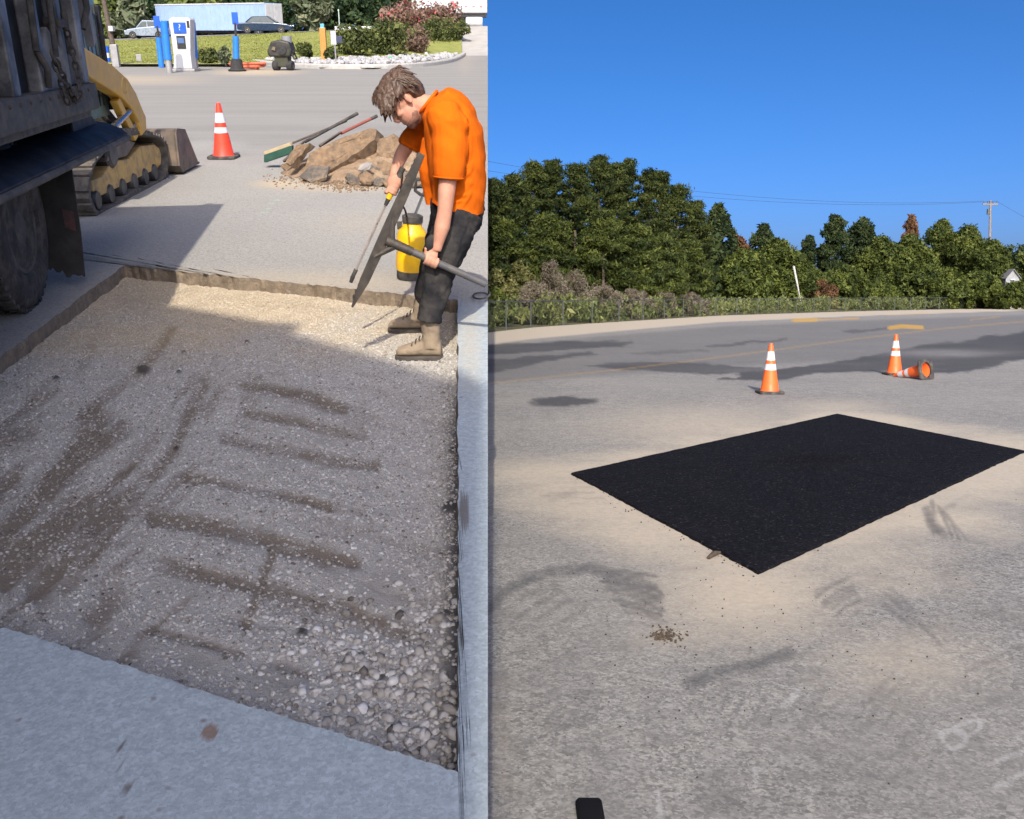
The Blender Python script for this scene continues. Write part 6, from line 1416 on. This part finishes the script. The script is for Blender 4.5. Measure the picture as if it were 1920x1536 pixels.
def limb_trunk(p, h, r, seed, cl, n=14, lean=0):
    rng = random.Random(seed); mb = MB(); q = [p + A([lean * h * t + rng.uniform(-.08, .08), rng.uniform(-.08, .08), h * t]) for t in (0, .3, .6, .85, 1)]
    q[0] = A(p); mb.tube(q, [r, r * .8, r * .55, r * .28, r * .1], 9)
    for k in range(n):
        c = cl[rng.randrange(len(cl))]; t = min(.95, max(.15, c[2] / h - .05)); s = p + A([lean * h * t, 0, h * t]); e = p + A(c[:3]); mb.tube([s, (s + e) / 2 + A([0, 0, .1 * rng.uniform(-1, 2)]), e], [r * .28, r * .18, r * .06], 6)
    return mb
def pine(px, top, y, wpx, label, seed, mat=None, low=.28, group='pines behind the fence', per=120):
    p = RY(px, 560, y); p[2] = 0; m = mpp(p, PR, HR); h = float(RY(px, top, y)[2]); w = wpx * m; rng = random.Random(seed); cl = []
    nb = 125
    for k in range(nb):
        z = low + (1 - low) * (k / nb) ** .9; prof = (1 - ((z - low) / (1 - low)) ** 1.5) * .85 + .15; prof *= min(1, .55 + (z - low) * 3)
        a = rng.uniform(0, 6.28); r = rng.uniform(.25, 1.0) * prof * w * .5
        cl.append((math.cos(a) * r, math.sin(a) * r, z * h * .97, w * rng.uniform(.065, .125), 1.25, 1.25, .5))
    th = Thing('pine_tree', label, 'tree', p, MR, group)
    th.part('crown', leaf_mesh('crown', cl, int(per * 1.7), .12, seed, .32, shell=.25, tri=True), mat or L_PINE)
    th.part('trunk', limb_trunk(p, h * .97, max(.14, h * .016), seed, cl, 18), M_BARK, smooth=True)
def broad(px, top, y, wpx, label, seed, mat, group='broadleaf trees along the fence', per=110, low=.05, n=115, size=.3, name='broadleaf_tree', narrow=1.0, base=None, cat='tree'):
    p = RY(px, 560, y); p[2] = 0; m = mpp(p, PR, HR); h = float(RY(px, top, y)[2]); w = wpx * m; rng = random.Random(seed); cl = []
    for k in range(n):
        z = low + (1 - low) * rng.random() ** .8; t = (z - low) / (1 - low); prof = math.sqrt(max(.03, 1 - (2 * max(t, .42) - .85) ** 2 * .9)) if t > .3 else .85
        a = rng.uniform(0, 6.28); r = rng.random() ** .45 * prof * w * .45; cl.append((math.cos(a) * r, math.sin(a) * r * .8, max(.3, z * h * .94), min(w, h) * rng.uniform(.085, .15)))
    th = Thing(name, label, cat, p, MR, group)
    th.part('crown', leaf_mesh('crown', cl, int(per * 1.6), size * .7, seed, .6, shell=.3, tri=True), mat)
    th.part('trunk', limb_trunk(p, h * .8, max(.06, h * .018), seed, cl, 14), M_BARK, smooth=True)
PN = [(925, 332, 66, 110), (962, 322, 70, 100), (1000, 298, 72, 90), (1036, 293, 76, 80), (1078, 302, 74, 100), (1122, 285, 78, 95), (1150, 300, 84, 90), (1174, 290, 86, 85), (1216, 312, 84, 95), (1236, 316, 90, 80), (1268, 342, 88, 90), (1302, 372, 92, 80)]
for i, (px, t, y, w) in enumerate(PN):
    pine(px, t, y, w * 1.25, ordinal(i) + ' tall pine from the left in the wood behind the fence', 100 + i, L_PINE, .34 if i < 6 else .22)
for i, (px, t, y, w) in enumerate([(1130, 392, 70, 150), (1190, 420, 71, 150), (1240, 440, 74, 130), (1030, 400, 66, 150), (950, 410, 64, 120), (1290, 450, 84, 110)]):
    pine(px, t, y, w, ordinal(i) + ' of the lower bright green pines in front of the tall wood' if False else ['broad bright pine low in the middle of the wood', 'bright pine right of the broad one, branches near the brush', 'small bright pine at the right foot of the wood', 'lower pine above the tallest dry brush', 'lower pine at the left end of the wood', 'rightmost low pine beside the rusty tree'][i], 130 + i, L_PINE2, .16, 'lower bright pines before the wood', 130)
DK = 'broadleaf trees along the fence'
BR = [(1342, 378, 100, 62, L_DEC2, 'dark rounded tree just right of the pine wood'), (1378, 440, 104, 60, L_RUST, 'rusty brown tree beside the dark rounded tree'), (1392, 470, 96, 90, L_DEC, 'broad green tree right of the rusty tree'), (1427, 415, 120, 52, L_DEC2, 'dark narrow-topped tree behind the broad green one'), (1455, 455, 112, 110, L_DEC, 'wide green tree left of the leaning pole'), (1508, 500, 118, 80, L_DEC, 'low green tree directly behind the leaning pole'), (1514, 436, 160, 36, L_DEC2, 'small far rounded tree in the gap above the leaning pole'),
      (1562, 398, 128, 56, L_DEC2, 'dark column-like tree, left of the two tall ones'), (1612, 400, 130, 58, L_DEC2, 'dark column-like tree, right of the two tall ones'), (1580, 500, 118, 90, L_DEC, 'green tree below the two dark columns'), (1650, 445, 128, 90, L_DEC, 'bushy green tree left of the thin bare-topped one'), (1702, 396, 140, 40, L_RUST, 'thin bare-topped tree rising above the green row'), (1705, 445, 128, 90, L_DEC, 'green tree below the thin bare-topped one'), (1762, 410, 136, 74, L_DEC, 'tall green tree left of the utility pole'), (1810, 425, 132, 86, L_DEC, 'broad green tree with the utility pole behind it'), (1856, 450, 128, 66, L_DEC, 'green tree right below the utility pole'), (1882, 462, 190, 40, L_DEC2, 'far small tree right of the utility pole'), (1915, 458, 190, 50, L_DEC2, 'far rounded tree at the right picture edge'), (1905, 532, 119, 70, L_DEC, 'low green bush tree below the white house'), (1745, 500, 122, 110, L_DEC, 'low spreading tree at the middle of the fence'), (1640, 530, 118, 100, L_DEC, 'low bushy tree by the fence left of the spreading one'), (1830, 510, 124, 90, L_DEC, 'low spreading tree by the fence near the right edge'), (1960, 450, 150, 110, L_DEC, 'green tree cut by the right picture edge')]
for i, (px, t, y, w, mt, lb) in enumerate(BR): broad(px, t, y, w * 1.25, lb, 200 + i, mt, DK, per=130 if mt is not L_RUST else 60, size=.26)
BS = [(930, 505, 58, 70, L_OLIVE, 'yellow-olive bush at the left end behind the fence'), (930, 545, 48, 60, L_DEC, 'bright green low bush behind the left end of the fence'), (975, 490, 60, 60, L_OLIVE, 'taller olive bush left of the dry brush'), (1030, 492, 58, 80, L_DRY, 'tallest grey dry bush in the brush behind the fence'), (1075, 505, 60, 80, L_DRY, 'grey dry bush right of the tallest one'), (1000, 530, 52, 80, L_DRY, 'low dry bush below the olive bush'), (1130, 535, 62, 80, L_DRY, 'third dry bush from the tallest one'), (1185, 542, 66, 80, L_DRY, 'dry bush below the bright low pines'), (1240, 545, 70, 80, L_DRY, 'dry bush near the right foot of the wood'), (1295, 548, 76, 70, L_DRY, 'rightmost dry bush below the rusty tree'), (1545, 525, 112, 60, L_RUST, 'brownish bush right of the leaning pole')]
for i, (px, t, y, w, mt, lb) in enumerate(BS): broad(px, t, y, w * 1.2, lb, 300 + i, mt, 'brush behind the fence', per=190 if mt is L_DRY else 120, low=.05, n=48, size=.06 if mt is L_DRY else .13, name='bush', cat='bush')
# weeds along the foot of the fence: one mass
def weeds():
    rng = np.random.default_rng(9); cl = []
    for k in range(760):
        s = FLEN * rng.random() ** 1.6; q = FAT(min(FLEN - .1, s)); q = q + A([-.75, .66, 0]) * rng.uniform(.2, 5.5); cl.append((q[0], q[1], rng.uniform(.2, 1.3), rng.uniform(.3, .6)))
    me = leaf_mesh('weeds', cl, 60, .10, 5, .4, droop=-.5)
    tago(link('weeds', me, leaf_mat('fence_weeds', ((0.06, 0.08, 0.022), (0.125, 0.15, 0.045), (0.22, 0.235, 0.085)), .25, .5), None, MR), 'tangled green weeds growing along the back of the fence', 'weeds', kind='stuff')
    # ground behind the fence
    pts = [FAT(min(FLEN - .05, s)) for s in np.linspace(.02, FLEN - .1, 40)]; V = [A([p[0], p[1], .006]) for p in pts] + [A([p[0] - 220, p[1] + 240, .006]) for p in pts]; n = 40
    me = raw_mesh('meadow', np.array(V), 4, np.array([(i, i + 1, n + i + 1, n + i) for i in range(n - 1)])); tago(link('meadow', me, pm('meadow_soil', (0.09, 0.10, 0.035), (0.13, 0.115, 0.06), .6, .95, bump=.5), None, MR), kind='structure')
weeds()
def far_wood():
    rng = np.random.default_rng(12); cl = []
    for k in range(900):
        px = rng.uniform(1180, 2300); y = rng.uniform(185, 215); p = RY(px, 560, y); cl.append((p[0], y, rng.uniform(.5, 1) * rng.uniform(1.0, 9.5 + 2 * math.sin(px / 37.)), rng.uniform(1.2, 2.2)))
    for k in range(420):
        px = rng.uniform(880, 1330); y = rng.uniform(92, 112); p = RY(px, 560, y); cl.append((p[0], y, rng.uniform(.5, 8.0), rng.uniform(1.0, 1.8)))
    me = leaf_mesh('far_wood', cl, 110, .28, 15, .55, shell=.4)
    tago(link('far_wood', me, L_DEC2, None, MR), 'far dark wood filling the gaps behind the nearer trees', 'wood', kind='stuff')
far_wood()
def poles():
    y = 158.; b = RY(1855, 560, y); b[2] = 0; top = RY(1857, 376, y); th = Thing('utility_pole', 'wooden utility pole with crossarm rising above the trees', 'utility pole', b, MR)
    M_POLE = pm('weathered_pole_wood', (0.26, 0.22, 0.18), (0.18, 0.15, 0.12), 4, .9)
    th.part('pole', MB().tube([b, top], [.24, .16], 10), M_POLE, smooth=True); m = mpp(top, PR, HR)
    c = top + A([0, 0, -7 * m]); th.part('crossarm', MB().beam(c + A([-14 * m, 0, 0]), c + A([14 * m, 0, 0]), .16, .24), M_POLE)
    for k in (-12, -5, 5, 12): th.part('insulator', MB().cyl(c + A([k * m, 0, .1]), c + A([k * m, 0, .5]), .09, .05, 8), M_GALV, smooth=True)
    th.part('transformer', MB().cyl(top + A([-.35, -.2, -26 * m]), top + A([-.35, -.2, -16 * m]), .22, n=12), M_GALV, smooth=True)
    def wire(a, bb, sag):
        return MB().tube([a + (bb - a) * t + A([0, 0, -sag * 4 * t * (1 - t)]) for t in np.linspace(0, 1, 20)], .018, 5)
    for k in (-12, 12): th.part('wire', wire(c + A([k * m, 0, .5]), RY(900, 300 if k < 0 else 318, 120.), 2.0), M_TYRE)
    th.part('wire', wire(c + A([12 * m, 0, .5]), RY(2100, 480, 200.), 1.0), M_TYRE)
    g = RG(1505, 583); tp = RY(1488, 499, g[1] - .5); th = Thing('leaning_pole', 'thin leaning pole with pale upper half beyond the road', 'pole', g, MR); mid = g + (tp - g) * .45
    th.part('lower_pole', MB().tube([g, mid], .065, 8), pm('pale_grey_pole', (.42, .42, .42), (.33, .33, .33), 4, .6), smooth=True); th.part('upper_sleeve', MB().tube([mid, g + (tp - g) * .70, tp], [.08, .11, .12], 10), pm('pale_sleeve', (.55, .54, .53), (.42, .41, .40), 3, .6), smooth=True)
    # white house among the trees
    h = RY(1897, 560, 125.); h[2] = 0; th = Thing('white_house', 'white house wall showing between the trees at the right edge', 'house', h, MR); mm = mpp(h, PR, HR)
    th.part('wall', MB().prism([h + A([x * mm, 0, z]) for x, z in ((-13, 0), (-13, 4.0), (-1, 5.0), (12, 4.0), (12, 0))], (0, 7, 0)), pm('grey_white_siding', (.30, .31, .32), (.22, .23, .24), 2, .8))
    th.part('roof', MB().prism([h + A([x * mm, -.3, z]) for x, z in ((-15, 3.9), (-1, 5.12), (14, 3.9), (14, 3.8), (-1, 5.02), (-15, 3.8))], (0, 7.6, 0)), pm('grey_shingle', (.2, .2, .21), (.15, .15, .16), 3, .9))
    w = th.part('window', MB().box(h + A([-1 * mm, -.02, 3.4]), (.5, .08, .6)), M_GLASSD); th.part('frame', MB().box(h + A([-1 * mm, -.05, 3.05]), (.6, .12, .08)).box(h + A([-1 * mm, -.05, 3.75]), (.6, .12, .08)), M_WHITEP, parent=w)
poles()
# crumbs of soil on the lot
def crumbs_right():
    rng = np.random.default_rng(6); mb = MB()
    def put(px, py, s):
        p = RG(px, py); mb.ell(p + A([0, 0, s * .45]), (s, s * .8, s * .7), frame(rng.normal(size=3)), 6, 4)
    for k in range(130): put(1250 + rng.normal(0, 16), 1192 + rng.normal(0, 6) + (abs(rng.normal()) < .4) * rng.normal(0, 8), rng.uniform(.002, .009))
    single('soil_crumbs', mb, pm('dark_soil_crumb', (.09, .065, .045), (.05, .038, .028), 30, .95), MR, RG(1250, 1192), 'small heap of dark soil crumbs on the lot before the patch', 'soil', kind='stuff')
    mb = MB()
    for k in range(240):
        a = rng.normal(1360, 260); b = 1130 + rng.normal(0, 130)
        if 1060 < a < 1920 and b < 1500: put(a, b, rng.uniform(.0015, .0055))
    for k in range(60):
        t = rng.random(); put(1072 + 350 * t + rng.normal(0, 8), 890 + 187 * t + rng.normal(0, 8) + 6, rng.uniform(.003, .008))
    single('grit', mb, pm('dark_grit', (.035, .034, .034), (.06, .055, .05), 30, .95), MR, RG(1360, 1130), 'dark asphalt grit scattered over the sandy lot round the patch', 'grit', kind='stuff')
    mb = MB(); p0, p1 = RG(1328, 1046, .012), RG(1350, 1036, .012); mb.tube([p0, (p0 + p1) / 2 + A([0, 0, .01]), p1], [.01, .016, .008], 7)
    single('soil_clod', mb, pm('dark_soil_crumb', (.09, .065, .045), (.05, .038, .028), 30, .95), MR, p0, 'small dark clod lying at the left edge of the black patch', 'clod', smooth=True)
crumbs_right()
# ------------------------------------------------------------------ added canopy, unseen behind the camera, shaped to shade the near lot
def canopy():
    Z = HR + 6.2; Rm = np.array(ML.to_3x3()); Tm = np.array(ML.translation)
    def back(px, py, z=PITZ + .01):
        w = Rm @ LG(px, py, z) + Tm; t = (w[2] - Z) / SUN_DIR[2]; return w - SUN_DIR * t
    edge = [(-700, 430), (0, 545), (170, 575), (400, 613), (470, 626), (545, 632), (520, 650), (700, 704), (800, 735), (858, 757)]
    poly = [back(*e) for e in edge] + [back(912, 768, 0), back(913, 1000, 0), back(913, 1600, 0), back(913, 3000, 0)]
    a = poly[-1]; poly += [A([a[0], a[1] - 2, Z]), A([poly[0][0] - 1, a[1] - 2, Z])]
    th = Thing('shade_canopy', 'added flat roofed canopy, unseen behind the camera, shaped to shade the cut', 'canopy', A([-3.5, -6, 0]), MR)
    th.part('roof', MB().prism(poly, (0, 0, .25)), M_WHITEP)
    for x, y in ((-2.2, -10.5), (-6.5, -10.5)): th.part('column', MB().box((x, y, Z / 2), (.3, .3, Z)), M_WHITEP, bevel=.02)
canopy()
def shadow_stand_in():  # black block added in place of a shadow falling on the lot
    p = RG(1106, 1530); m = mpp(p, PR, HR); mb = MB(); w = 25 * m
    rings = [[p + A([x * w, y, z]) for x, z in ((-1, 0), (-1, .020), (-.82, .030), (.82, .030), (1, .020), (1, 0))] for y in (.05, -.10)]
    mb.loft(rings); single('shadow_block', mb, pm('black_block', (.006, .006, .008), (.010, .010, .012), 8, .9, spec=.1), MR, p, 'small black block standing in for a shadow at the bottom edge of the weathered lot', 'block', bevel=.006)
shadow_stand_in()
